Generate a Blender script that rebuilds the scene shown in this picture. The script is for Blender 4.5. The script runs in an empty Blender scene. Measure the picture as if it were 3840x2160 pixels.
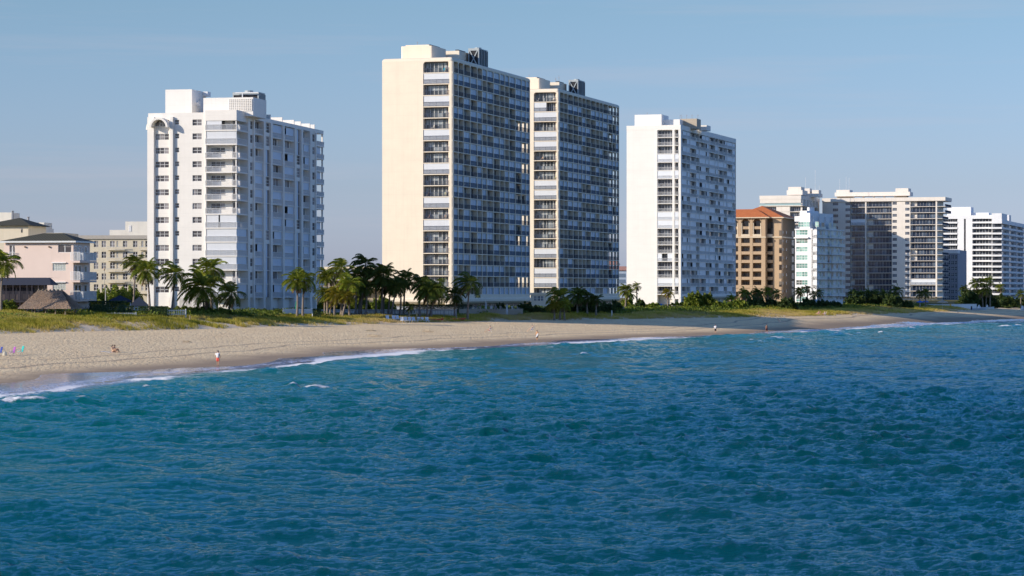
import bpy, bmesh, math, random
import numpy as np
from mathutils import Vector
R = math.radians
F = 9600.0; HY = 1086.0; CH = 9.3          # focal length and horizon in photo pixels, camera height in metres
SC = bpy.context.scene
COL = SC.collection

def K(px): return (px-1920.0)/F
def at(px, Y): return K(px)*Y
def zat(py, Y): return CH-(py-HY)/F*Y

# ---------------------------------------------------------------- materials
class NT:
    def __init__(s, name):
        m = bpy.data.materials.new(name); m.use_nodes = True
        s.m = m; s.t = m.node_tree; s.t.nodes.clear()
        s.out = s.n('ShaderNodeOutputMaterial'); s.b = s.n('ShaderNodeBsdfPrincipled')
        s.l(s.b.outputs[0], s.out.inputs[0])
    def n(s, typ, **kw):
        nd = s.t.nodes.new(typ)
        for k, v in kw.items():
            if k.startswith('i_'):
                nd.inputs[k[2:].replace('_', ' ')].default_value = v
            else: setattr(nd, k, v)
        return nd
    def l(s, a, b): s.t.links.new(a, b)
    def pos(s): return s.n('ShaderNodeNewGeometry').outputs['Position']
    def mapped(s, src, scale=(1, 1, 1), rot=(0, 0, 0)):
        mp = s.n('ShaderNodeMapping'); mp.inputs['Scale'].default_value = scale; mp.inputs['Rotation'].default_value = rot
        s.l(src, mp.inputs[0]); return mp.outputs[0]
    def noise(s, src, scale, detail=4, rough=.6, dist=0):
        nd = s.n('ShaderNodeTexNoise'); nd.inputs['Scale'].default_value = scale
        nd.inputs['Detail'].default_value = detail; nd.inputs['Roughness'].default_value = rough; nd.inputs['Distortion'].default_value = dist
        s.l(src, nd.inputs['Vector']); return nd.outputs['Fac']
    def ramp(s, src, stops):
        r = s.n('ShaderNodeValToRGB'); e = r.color_ramp.elements
        while len(e) < len(stops): e.new(.5)
        for i, (p, c) in enumerate(stops):
            e[i].position = p; e[i].color = (c, c, c, 1) if not hasattr(c, '__len__') else (*c, 1)
        s.l(src, r.inputs[0]); return r.outputs[0]
    def mix(s, fac, a, b, mode='MIX'):
        x = s.n('ShaderNodeMix', data_type='RGBA', blend_type=mode)
        for ix, inp, v in ((0, x.inputs[0], fac), (1, x.inputs[6], a), (2, x.inputs[7], b)):
            if isinstance(v, bpy.types.NodeSocket): s.l(v, inp)
            elif hasattr(v, '__len__'): inp.default_value = (*v, 1)
            else: inp.default_value = v if ix == 0 else (v, v, v, 1)
        return x.outputs[2]
    def math(s, op, a, b=None, c=None):
        x = s.n('ShaderNodeMath', operation=op)
        for i, v in enumerate((a, b, c)):
            if v is None: continue
            if isinstance(v, bpy.types.NodeSocket): s.l(v, x.inputs[i])
            else: x.inputs[i].default_value = v
        return x.outputs[0]
    def attr(s, name): return s.n('ShaderNodeAttribute', attribute_name=name).outputs['Fac']
    def bump(s, h, strength=.5, dist=.05, chain=None):
        x = s.n('ShaderNodeBump'); x.inputs['Strength'].default_value = strength; x.inputs['Distance'].default_value = dist
        s.l(h, x.inputs['Height'])
        if chain: s.l(chain, x.inputs['Normal'])
        return x.outputs[0]
    def set(s, color=None, rough=None, normal=None, spec=None, metal=None):
        for k, v in (('Base Color', color), ('Roughness', rough), ('Normal', normal), ('Specular IOR Level', spec), ('Metallic', metal)):
            if v is None: continue
            i = s.b.inputs[k]
            if isinstance(v, bpy.types.NodeSocket): s.l(v, i)
            elif hasattr(v, '__len__'): i.default_value = (*v, 1)
            else: i.default_value = v
        return s.m

MATS = {}
def paint(name, col, rough=.7, var=.10, streak=.08, scale=.35, ribs=0, joints=0):
    if name in MATS: return MATS[name]
    q = NT(name); p = q.pos()
    a = q.noise(p, scale, 5, .65)
    b = q.noise(q.mapped(p, (1.6, 1.6, .06)), 1.0, 4, .6)
    dark = tuple(c*(1-var) for c in col); stain = tuple(c*f for c, f in zip(col, (.62, .60, .56)))
    c1 = q.mix(q.ramp(a, [(.3, 0), (.7, 1)]), dark, col)
    c2 = q.mix(q.math('MULTIPLY', q.ramp(b, [(.5, 0), (.8, 1)]), streak*3), c1, stain)
    nm = q.bump(q.noise(p, 9, 4), .25, .02)
    if joints:
        x3 = q.n('ShaderNodeSeparateXYZ'); q.l(p, x3.inputs[0])
        fz = q.math('FRACT', q.math('DIVIDE', q.math('ADD', x3.outputs[2], .6), joints)); band = q.ramp(fz, [(0, 1), (.035, 0)])
        c2 = q.mix(q.math('MULTIPLY', band, .16), c2, tuple(c*.5 for c in col))
        big = q.noise(q.mapped(p, (.25, .25, .9)), .5, 3); c2 = q.mix(q.math('MULTIPLY', q.ramp(big, [(.45, 0), (.7, 1)]), .12), c2, tuple(c*.72 for c in col))
    if ribs:
        w = q.n('ShaderNodeTexWave', wave_type='BANDS', bands_direction='X'); w.inputs['Scale'].default_value = ribs
        xyz = q.n('ShaderNodeSeparateXYZ'); q.l(p, xyz.inputs[0]); cb = q.n('ShaderNodeCombineXYZ')
        q.l(q.math('ADD', xyz.outputs[0], q.math('MULTIPLY', xyz.outputs[1], .45)), cb.inputs[0]); q.l(cb.outputs[0], w.inputs['Vector'])
        c2 = q.mix(q.math('MULTIPLY', w.outputs['Fac'], .38), c2, tuple(c*.45 for c in col))
    MATS[name] = q.set(c2, rough, nm, .3); return MATS[name]

def glass(name, dark, light, plight=.35, cell=1.3, rough=.12):
    if name in MATS: return MATS[name]
    q = NT(name); p = q.pos()
    v = q.n('ShaderNodeVectorMath', operation='SNAP'); q.l(p, v.inputs[0]); v.inputs[1].default_value = (cell, cell*1.7, 2.8)
    w = q.n('ShaderNodeTexWhiteNoise', noise_dimensions='3D'); q.l(v.outputs[0], w.inputs[0])
    f = q.ramp(w.outputs[0], [(0, 0), (max(.01, 1-plight-.15), .12), (1-plight+.1, .8), (1, 1)])
    MATS[name] = q.set(q.mix(f, dark, light), rough, None, .6); return MATS[name]

def flat(name, col, rough=.6, spec=.3, metal=0, var=.15, scale=6):
    if name in MATS: return MATS[name]
    q = NT(name); a = q.noise(q.pos(), scale, 3)
    MATS[name] = q.set(q.mix(q.ramp(a, [(.3, 0), (.7, 1)]), tuple(c*(1-var) for c in col), col), rough, None, spec, metal); return MATS[name]

def leafmat(name, cols, rough=.55, scale=1.5, trans=.25):
    if name in MATS: return MATS[name]
    q = NT(name); a = q.noise(q.pos(), scale, 4, .7)
    n = len(cols); c = q.ramp(a, [(.28+.44*i/(n-1), cols[i]) for i in range(n)])
    oi = q.n('ShaderNodeObjectInfo')
    hs = q.n('ShaderNodeHueSaturation'); q.l(c, hs.inputs['Color'])
    q.l(q.math('ADD', q.math('MULTIPLY', oi.outputs['Random'], .5), .75), hs.inputs['Value'])
    q.set(hs.outputs[0], rough, None, .25)
    tr = q.n('ShaderNodeBsdfTranslucent'); q.l(hs.outputs[0], tr.inputs[0])
    mx = q.n('ShaderNodeMixShader'); mx.inputs[0].default_value = trans
    q.l(q.b.outputs[0], mx.inputs[1]); q.l(tr.outputs[0], mx.inputs[2]); q.l(mx.outputs[0], q.out.inputs[0])
    MATS[name] = q.m; return q.m

# ---------------------------------------------------------------- mesh builder
class MB:
    def __init__(s): s.v = []; s.f = []; s.mi = []
    def box(s, x0, x1, y0, y1, z0, z1, m=0):
        if x0 > x1: x0, x1 = x1, x0
        if y0 > y1: y0, y1 = y1, y0
        if z0 > z1: z0, z1 = z1, z0
        o = len(s.v)
        s.v += [(x0,y0,z0),(x1,y0,z0),(x1,y1,z0),(x0,y1,z0),(x0,y0,z1),(x1,y0,z1),(x1,y1,z1),(x0,y1,z1)]
        s.f += [(o,o+3,o+2,o+1),(o+4,o+5,o+6,o+7),(o,o+1,o+5,o+4),(o+1,o+2,o+6,o+5),(o+2,o+3,o+7,o+6),(o+3,o,o+4,o+7)]
        s.mi += [m]*6; return s
    def fb(s, side, s0, s1, n0, n1, z0, z1, m=0):      # box on a facade: along, outward, up
        if side == 'f': return s.box(s0, s1, -n1, -n0, z0, z1, m)
        return s.box(n0, n1, s0, s1, z0, z1, m)
    def poly(s, pts, m=0):
        o = len(s.v); s.v += [tuple(p) for p in pts]; s.f.append(tuple(range(o, o+len(pts)))); s.mi.append(m); return s
    def prism(s, pts, axis, t0, t1, m=0):              # 2D outline extruded along an axis
        def P(a, b, t): return {'x': (t, a, b), 'y': (a, t, b), 'z': (a, b, t)}[axis]
        o = len(s.v); n = len(pts)
        s.v += [P(a, b, t0) for a, b in pts]+[P(a, b, t1) for a, b in pts]
        s.f += [tuple(range(o+n-1, o-1, -1)), tuple(range(o+n, o+2*n))]; s.mi += [m, m]
        for i in range(n):
            j = (i+1) % n; s.f.append((o+i, o+j, o+n+j, o+n+i)); s.mi.append(m)
        return s
    def tube(s, pts, rad, seg=6, m=0, cap=True):
        pts = [Vector(p) for p in pts]; n = len(pts)
        if not hasattr(rad, '__len__'): rad = [rad]*n
        o = len(s.v)
        for i, p in enumerate(pts):
            t = (pts[min(i+1, n-1)]-pts[max(i-1, 0)]).normalized()
            a = t.cross(Vector((0, 0, 1)) if abs(t.z) < .95 else Vector((1, 0, 0))).normalized(); b = t.cross(a)
            for k in range(seg):
                an = 2*math.pi*k/seg; s.v.append(tuple(p+(a*math.cos(an)+b*math.sin(an))*rad[i]))
        for i in range(n-1):
            for k in range(seg):
                k2 = (k+1) % seg; s.f.append((o+i*seg+k, o+i*seg+k2, o+(i+1)*seg+k2, o+(i+1)*seg+k)); s.mi.append(m)
        if cap:
            s.f.append(tuple(o+k for k in range(seg-1, -1, -1))); s.f.append(tuple(o+(n-1)*seg+k for k in range(seg))); s.mi += [m, m]
        return s
    def rings(s, rings, m=0, cap=True):                # rings: (cx,cy,cz,rx,ry) stacked
        o = len(s.v); seg = 12
        for cx, cy, cz, rx, ry in rings:
            for k in range(seg):
                a = 2*math.pi*k/seg; s.v.append((cx+rx*math.cos(a), cy+ry*math.sin(a), cz))
        for i in range(len(rings)-1):
            for k in range(seg):
                k2 = (k+1) % seg; s.f.append((o+i*seg+k, o+i*seg+k2, o+(i+1)*seg+k2, o+(i+1)*seg+k)); s.mi.append(m)
        if cap:
            s.f.append(tuple(o+k for k in range(seg-1, -1, -1))); s.f.append(tuple(o+(len(rings)-1)*seg+k for k in range(seg))); s.mi += [m, m]
        return s
    def add(s, o2):
        o = len(s.v); s.v += o2.v; s.f += [tuple(i+o for i in f) for f in o2.f]; s.mi += o2.mi; return s
    def mesh(s, name, mats, smooth=False):
        me = bpy.data.meshes.new(name); me.from_pydata(s.v, [], s.f)
        for m in (mats if isinstance(mats, (list, tuple)) else [mats]): me.materials.append(m)
        if any(s.mi): me.polygons.foreach_set('material_index', s.mi)
        if smooth: me.polygons.foreach_set('use_smooth', [True]*len(me.polygons))
        me.update(); return me
    def build(s, name, mats, parent=None, smooth=False):
        o = bpy.data.objects.new(name, s.mesh(name, mats, smooth)); COL.objects.link(o)
        if parent: o.parent = parent
        return o

def npmesh(name, V, Q, mat, smooth=False, tri=False):
    me = bpy.data.meshes.new(name); k = 3 if tri else 4
    me.vertices.add(len(V)); me.vertices.foreach_set('co', V.astype(np.float32).ravel())
    me.loops.add(len(Q)*k); me.loops.foreach_set('vertex_index', Q.astype(np.int32).ravel())
    me.polygons.add(len(Q)); me.polygons.foreach_set('loop_start', np.arange(0, len(Q)*k, k, dtype=np.int32))
    me.polygons.foreach_set('loop_total', np.full(len(Q), k, np.int32))
    if smooth: me.polygons.foreach_set('use_smooth', np.ones(len(Q), bool))
    me.materials.append(mat); me.update(calc_edges=True); return me
def fattr(me, name, arr):
    a = me.attributes.new(name, 'FLOAT', 'POINT'); a.data.foreach_set('value', arr.astype(np.float32))

def tag(o, label, cat, group=None, kind=None):
    if label: o['label'] = label
    if cat: o['category'] = cat
    if group: o['group'] = group
    if kind: o['kind'] = kind
    return o
def empty(name, loc=(0, 0, 0), rz=0, label=None, cat=None, group=None):
    o = bpy.data.objects.new(name, None); COL.objects.link(o); o.location = loc; o.rotation_euler = (0, 0, rz); o.empty_display_size = .5
    return tag(o, label, cat, group)
def dup(root, loc, rz=0, sc=None, label=None, group=None):
    r = root.copy(); COL.objects.link(r); r.location = loc; r.rotation_euler = (0, 0, rz)
    if sc: r.scale = sc if hasattr(sc, '__len__') else (sc, sc, sc)
    if label: r['label'] = label
    if group: r['group'] = group
    for ch in list(root.children):
        c = ch.copy(); COL.objects.link(c); c.parent = r
        for g in list(ch.children):
            d = g.copy(); COL.objects.link(d); d.parent = c
    return r

# ---------------------------------------------------------------- terrain functions
_S = [(-150,-155),(0,-104),(120,-73),(221,-46),(283,-37.5),(321,-27),(383,-16.5),(429,3.5),(485,27),(538,54),(616,84),(700,122),(757,149),(900,212),(1300,390),(3000,1200),(9000,4200)]
_T = [(-150,-230),(0,-180),(250,-112),(350,-83),(393,-75),(410,-63),(435,-50),(455,-43),(480,-33),(520,-18),(545,-4),(575,24),(600,46),(627,66),(690,99),(777,130),(900,176),(1300,335),(3000,1190),(9000,4190)]
SY = np.array([a for a, b in _S], float); SX = np.array([b for a, b in _S], float)
TY = np.array([a for a, b in _T], float); TX = np.array([b for a, b in _T], float)
def shore(Y):
    Y = np.asarray(Y, float); return np.interp(Y, SY, SX)+.8*np.sin(Y*.11)+.5*np.sin(Y*.27+1)
def toe(Y):
    Y = np.asarray(Y, float); return np.interp(Y, TY, TX)+1.2*np.sin(Y*.13+2)+.8*np.sin(Y*.31)
def crest(Y): return np.interp(Y, [0, 420, 470, 520, 3000], [5.7, 5.7, 5.0, 4.35, 4.5])
def height(X, Y):
    X = np.asarray(X, float); Y = np.asarray(Y, float)
    xs = shore(Y); xt = toe(Y); c = .93
    u = (xs-X)/np.maximum(xs-xt, 1.0); d = (xs-X)*c
    zb = 2.7*(1-np.power(np.clip(1-u, 0, 1), 1.35))
    e = (xt-X)*c
    zd = 2.7+(crest(Y)-2.7)*(1-np.exp(-np.maximum(e, 0)/13.0))
    lump = .22*np.sin(X*.23+Y*.11)*np.sin(Y*.17-X*.07)+.10*np.sin(X*.61+1)*np.sin(Y*.43+X*.2)
    lump = lump*np.clip(e/6, 0, 1)*np.clip(1.6-e/40, 0, 1)
    z = np.where(u < 0, np.maximum(d*.09, -6), np.where(u < 1, zb, zd+lump))
    return z
def gz(X, Y): return float(height(X, Y))
# ---------------------------------------------------------------- building frame
class Bld:
    def __init__(s, name, label, px, Y0, theta, ground=4.4):
        s.th = R(theta); s.c = math.cos(s.th); s.s = math.sin(s.th); s.C = (at(px, Y0), Y0); s.Y0 = Y0
        s.g = ground
        s.root = empty(name, (s.C[0], s.C[1], 0), -s.th, label, 'building'); s.items = {}
    def fx(s, px, b=0):
        k = K(px); cx = s.C[0]+b*s.s; cy = s.C[1]+b*s.c
        return (k*cy-cx)/(s.c+k*s.s)
    def sy(s, px, a=0):
        k = K(px); cx = s.C[0]+a*s.c; cy = s.C[1]-a*s.s
        return (k*cy-cx)/(s.s-k*s.c)
    def z(s, py, a=0, b=0): return zat(py, s.C[1]-a*s.s+b*s.c)
    def part(s, name, mb, mats, **kw): return mb.build(name, mats, s.root, **kw)
    def add(s, kind, mb, mats): s.items.setdefault(kind, []).append((mb, mats))
    def finish(s, cap=95):
        for kind, lst in s.items.items():
            def size(t):
                v = t[0].v; xs = [p[0] for p in v]; ys = [p[1] for p in v]; zs = [p[2] for p in v]
                d = s.C[1]+sum(ys)/len(ys)
                return -((max(xs)-min(xs))+(max(ys)-min(ys))*.3)*(max(zs)-min(zs))/d/d
            lst = sorted(lst, key=size)
            for mb, mats in lst[:cap]: s.part(kind, mb, mats)
            rest = lst[cap:]
            if rest:
                big = MB()
                for mb, _ in rest: big.add(mb)
                o = s.part(kind, big, rest[0][1]); o['kind'] = 'stuff'

def railing(side, s0, s1, n, z0, h=1.05, gap=.14, w=.022, d=.045, panel=False):
    mb = MB()
    mb.fb(side, s0, s1, n-d, n+d, z0+h-.06, z0+h)
    mb.fb(side, s0, s1, n-d*.8, n+d*.8, z0+.06, z0+.11)
    if panel: mb.fb(side, s0, s1, n-.012, n+.012, z0+.11, z0+h-.06); return mb
    k = max(1, int((s1-s0)/gap))
    for i in range(k+1):
        p = s0+(s1-s0)*i/k; ww = w*2.2 if i % 10 == 0 else w
        mb.fb(side, p-ww/2, p+ww/2, n-d/2, n+d/2, z0+.11, z0+h-.06)
    return mb

def window(side, s0, s1, z0, z1, n, cols=2, rows=2, fw=.07):
    """glass pane (material 0) in a frame (material 1)"""
    mb = MB(); mb.fb(side, s0+fw/2, s1-fw/2, n-.05, n-.02, z0+fw/2, z1-fw/2, 0)
    for i in range(cols+1):
        p = s0+(s1-s0)*i/cols; mb.fb(side, max(s0, p-fw/2), min(s1, p+fw/2), n-.06, n+.03, z0, z1, 1)
    for i in range(rows+1):
        p = z0+(z1-z0)*i/rows; mb.fb(side, s0, s1, n-.055, n+.02, max(z0, p-fw/2), min(z1, p+fw/2), 1)
    return mb

def beveled(name, x0, x1, y0, y1, z0, z1, mat, parent, off=.7, seg=3, pick=None):
    bm = bmesh.new(); bmesh.ops.create_cube(bm, size=1)
    for v in bm.verts:
        v.co = Vector((x0 if v.co.x < 0 else x1, y0 if v.co.y < 0 else y1, z0 if v.co.z < 0 else z1))
    es = [e for e in bm.edges if pick(e)]
    if es: bmesh.ops.bevel(bm, geom=es, offset=off, segments=seg, profile=.5, affect='EDGES')
    me = bpy.data.meshes.new(name); bm.to_mesh(me); bm.free(); me.materials.append(mat)
    o = bpy.data.objects.new(name, me); COL.objects.link(o); o.parent = parent; return o

def roof_mast(B, x, y, z, h, name='antenna'):
    mb = MB(); mb.tube([(x, y, z), (x, y, z+h)], .06, 5); mb.box(x-.4, x+.4, y-.03, y+.03, z+h*.7, z+h*.7+.06)
    B.part(name, mb, flat('antenna_metal', (.35, .36, .38), .5))

def cooling_tower(B, x0, x1, y0, y1, z0, z1, cross=True):
    steel = flat('galvanised_steel', (.42, .46, .46), .5, .5); dark = flat('cooling_louvre', (.04, .04, .045), .8)
    mb = MB(); mb.box(x0+.1, x1-.1, y0+.15, y1-.1, z0, z1-.1, 0)
    o = B.part('cooling_tower', mb, [dark])
    fr = MB()
    for x in (x0, x1-.25):
        fr.box(x, x+.25, y0, y0+.25, z0, z1)
    fr.box(x0, x1, y0-.01, y0+.3, z1-.35, z1)
    n = 5
    for i in range(n+1):
        yy = y0+.3+(y1-y0-.5)*i/n; fr.box(x1-.12, x1+.08, yy, yy+.28, z0, z1-.05)
    fr.box(x0, x1, y0, y1, z1, z1+.25)
    if cross:
        fr.prism([(x0+.25, z0), (x0+.55, z0), (x1-.25, z1-.35), (x1-.55, z1-.35)], 'y', y0-.05, y0+.05)
        fr.prism([(x1-.55, z0), (x1-.25, z0), (x0+.55, z1-.35), (x0+.25, z1-.35)], 'y', y0-.09, y0-.051)
    f = fr.build('frame', [steel], o)
    fan = MB(); cx = (x0+x1)/2; cy = (y0+y1)/2
    fan.tube([(cx, cy, z1+.25), (cx, cy, z1+.7)], .9, 12); fan.build('fan_housing', [steel], o)

# ---------------------------------------------------------------- the twin cream towers
def cream_tower(name, label, px, Y0, leftpx, lL, lR, rows, colpx, colc, seed, side_rule):
    rnd = random.Random(seed); B = Bld(name, label, px, Y0, 17.0)
    cream = paint('cream_render', (.90, .78, .61), .75, .06, .06, joints=2.8); white = paint('white_shutter', (.78, .80, .82), .55, .05, .06, ribs=7)
    blue = paint('shade_blue_shutter', (.36, .50, .64), .35, .14, .03, scale=.22); dk = flat('bronze_railing', (.06, .08, .13), .5)  # blue of the shaded ocean face is painted into these white shutters
    gl = glass('tower_glass', (.035, .045, .055), (.32, .36, .38), .4)
    wf = flat('aluminium_frame', (.72, .72, .70), .4)
    W = B.fx(leftpx); fL = B.fx(lL); fR = B.fx(lR)
    bs = [B.sy(colpx+c/colc) for c in side_rule['cols']]; D = bs[-1]+.3
    zs = [63.2-2.8*k for k in range(21)]; top = 65.9
    wall = MB()
    wall.box(W, fL, 0, D, 6.2, top)                               # blank flank
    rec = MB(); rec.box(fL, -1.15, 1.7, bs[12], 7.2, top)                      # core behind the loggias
    rec.box(fL, -7.5, bs[12], D-1.5, 7.2, top-.01); B.part('recess_wall', rec, paint('recess_shade_render', (.24, .24, .26)))  # loggia recess shade painted in as a darker wall colour
    wall.box(W+1.2, -2.4, 2.2, D-2.5, 3.6, 7.2)                    # ground floor
    wall.box(fR, 0, .9, bs[0]-.05, 7.2, top) if bs[0] > 1.0 else None
    B.part('wall', wall, cream)
    beveled('corner_pier', fR, 0, 0, .9, 7.2, top-.001, cream, B.root, .42, 4, lambda e: all(v.co.x > -.01 and v.co.y < .01 for v in e.verts))
    beveled('parapet', W-.01, .01, -.01, D+.01, top, 66.95, cream, B.root, .75, 4, lambda e: all(v.co.z > 66.9 for v in e.verts) or all(v.co.x > -.1 and v.co.y < .1 for v in e.verts))
    band = MB(); band.prism([(.0, 7.2), (.25, 6.9), (.25, 6.3), (-.3, 5.8), (-2, 5.6), (-2, 7.2)], 'y', -.1, D)
    band.prism([(0, 7.2), (-.25, 6.9), (-.25, 6.3), (.3, 5.8), (2, 5.6), (2, 7.2)], 'x', W, -.02)
    B.part('base_band', band, cream)
    for k, z in enumerate(zs):
        sl = MB(); sl.box(fL, -.03, .03, D-.02, z-.2, z); B.part('floor_slab', sl, cream)
    for j, b in enumerate(bs):
        c = MB(); c.box(-1.2 if j < 12 else -.6, 0, b-.17, b+.17, 7.2, top); B.part('pillar', c, cream)
    r = .7
    for j in range(14):                                            # rounded heads of the top openings
        s0 = bs[j]+.17; s1 = bs[j+1]-.17; rr = min(r, (s1-s0)*.3)
        for sgn, s in ((1, s0), (-1, s1)):
            arc = [(s, top)]+[(s+sgn*(rr-rr*math.sin(t)), top-rr+rr*math.cos(t)) for t in [math.pi/2*i/4 for i in range(5)]]
            fil = MB(); fil.prism(arc if sgn < 0 else arc[::-1], 'x', -.3, -.005); B.part('rounded_head', fil, cream)
    for sgn, s in ((1, fL), (-1, fR)):
        arc = [(s, top)]+[(s+sgn*(r-r*math.sin(t)), top-r+r*math.cos(t)) for t in [math.pi/2*i/4 for i in range(5)]]
        fil = MB(); fil.prism(arc if sgn < 0 else arc[::-1], 'y', .005, .3); B.part('rounded_head', fil, cream)
    fine = bs[-1]
    for k, z in enumerate(zs):
        z1 = top if k == 0 else zs[k-1]-.2
        # front loggia
        t = rows[k]
        if t == 'S' or t == 'H':
            mb = MB(); mb.box(fL+.05, fR-.05 if t == 'S' else fL+.55*(fR-fL), .14, .2, z, z1-.02); B.add('storm_shutter', mb, [white])
        if t != 'S':
            a0 = fL+.35 if t == 'O' else fL+.55*(fR-fL); a1 = fR-1.35
            mb = MB(); n = 5 if t == 'O' else 3
            mb.box(a0, a1, 1.62, 1.66, z+.02, z1-.25, 0)
            for i in range(n+1):
                p = a0+(a1-a0)*i/n; mb.box(p-.07, p+.07, 1.55, 1.64, z+.02, z1-.25, 1)
            B.add('sliding_door', mb, [gl, wf])
        B.add('railing', railing('f', fL, fR, -.06, z, 1.1, .17), [dk])
        # ocean face
        unit = {}
        groups = [(0, 1), (2, 3, 4), (5, 6), (7, 8), (9, 10), (11,), (12, 13)]
        for g in groups:
            st = rnd.random() < side_rule['p']
            for j in g: unit[j] = st if rnd.random() < .86 else not st
        if k == 0:
            for j in range(14): unit[j] = side_rule['top'](j)
        for j in range(14):
            s0 = bs[j]+.17; s1 = bs[j+1]-.17
            if unit[j]:
                mb = MB(); mb.box(-.32, -.26, s0, s1, z, z1-.03)
                if s1-s0 > 2.6: mb.box(-.26, -.22, (s0+s1)/2-.06, (s0+s1)/2+.06, z, z1-.03)
                B.add('storm_shutter', mb, [blue])
                if j == 13:
                    mb = MB(); mb.box(-6.5, -.4, D-.2, D-.14, z, z1-.03); B.add('storm_shutter', mb, [blue])
            elif j < 12:
                mb = MB(); w = s1-s0; dd = w*rnd.choice([.8, .97, .97]); q0 = s0+(w-dd)
                mb.box(-1.14, -1.09, q0, q0+dd, z+.02, z1-.2, 0)
                for i in range(4): mb.box(-1.12, -1.0, q0+dd*i/3-.05, q0+dd*i/3+.05, z+.02, z1-.2, 1)
                B.add('sliding_door', mb, [gl, wf])
            if k < 20: B.add('railing', railing('o', s0, s1, -.08, z, 1.12, .26), [dk])
            else:
                mb = MB(); mb.box(-.2, -.02, s0, s1, z, z+.9); B.add('sill_wall', mb, [cream])
    # ground floor glazing
    nb = int(D/5)
    for i in range(nb):
        w_ = window('o', 4+i*5, 8.4+i*5, 4.7, 6.6, -2.33, 4, 1); B.add('lobby_window', w_, [gl, wf])
    # roof plant
    g = side_rule['roof']
    b0 = 7.0; x0 = B.fx(g[0], b0); x1 = B.fx(g[1], b0); zr = 66.9
    m = MB(); m.box(x0+1.2, x1-.9, b0+1, b0+9, zr-.5, zr+.9); m.box(x0+1.0, x1-1.2, b0+.8, b0+9.2, 70.6, 70.95)
    B.part('penthouse_base', m, cream)
    beveled('penthouse', x0, x1, b0, b0+11, 67.5, 70.6, cream, B.root, .5, 3, lambda e: abs(e.verts[0].co.z-e.verts[1].co.z) > .5)
    m = MB(); m.box(x1-1.9, x1-1.1, b0+1.5, b0+9, 70.6, 71.05); B.part('roof_duct', m, flat('dark_duct', (.07, .09, .12), .5))
    b1 = 20.0; x0 = B.fx(g[2], b1); x1 = B.fx(g[3], b1)
    m = MB(); m.box(x0, x1, b1, b1+8, zr-.3, 70.4); m.box(x0-5, x0+.2, b1-5, b1+6, zr-.3, 69.6); B.part('lift_housing', m, cream)
    m = MB(); m.box(x1-1.4, x1-.6, b1+1, b1+7, 70.4, 70.8); B.part('roof_duct', m, MATS['dark_duct'])
    b2 = 25.5; x0 = B.fx(g[4], b2); x1 = B.fx(g[5], b2)
    cooling_tower(B, x0, x1, b2, b2+7.5, zr, 71.2)
    m = MB(); m.box(x0-6, x0-.6, b2-1, b2+5, zr-.2, 68.3); B.part('roof_plant', m, paint('roof_plant_grey', (.5, .5, .46)))
    roof_mast(B, B.fx(g[6], b0+4), b0+4, 70.95, 1.2)
    if g[7]: roof_mast(B, B.fx(g[7], b1+3), b1+3, 70.4, 2.2); roof_mast(B, B.fx(g[7], b1+3)-1, b1+3, 70.4, 1.6)
    B.finish(); return B

T1 = cream_tower('apartment_tower', 'tallest cream tower with a broad blank sunlit flank', 1698, 634, 1433, 1587, 1685,
    'OSOSOOSOOSOOSOSOOOOOO', 1400, 4.025, 11,
    dict(cols=[1206,1285,1366,1467,1571,1646,1717,1817,1912,1986,2052,2147,2241,2307,2362], p=.58, top=lambda j: j > 4, roof=[1503,1622,1665,1722,1756,1796,1565,None]))
T2 = cream_tower('apartment_tower', 'cream gridded tower partly hidden behind the tallest one, with stacked loggias at its near corner', 2096, 733, 1935, 2001.7, 2087,
    'OHSOSSOOOSSOOOOOSOSSO', 1880, 4.025, 23,
    dict(cols=[884,946,1006,1086,1164,1221,1279,1353,1428,1486,1537,1612,1682,1732,1776], p=.5, top=lambda j: False, roof=[1945,2025,2062,2097,2132,2168,1984,2096]))

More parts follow.
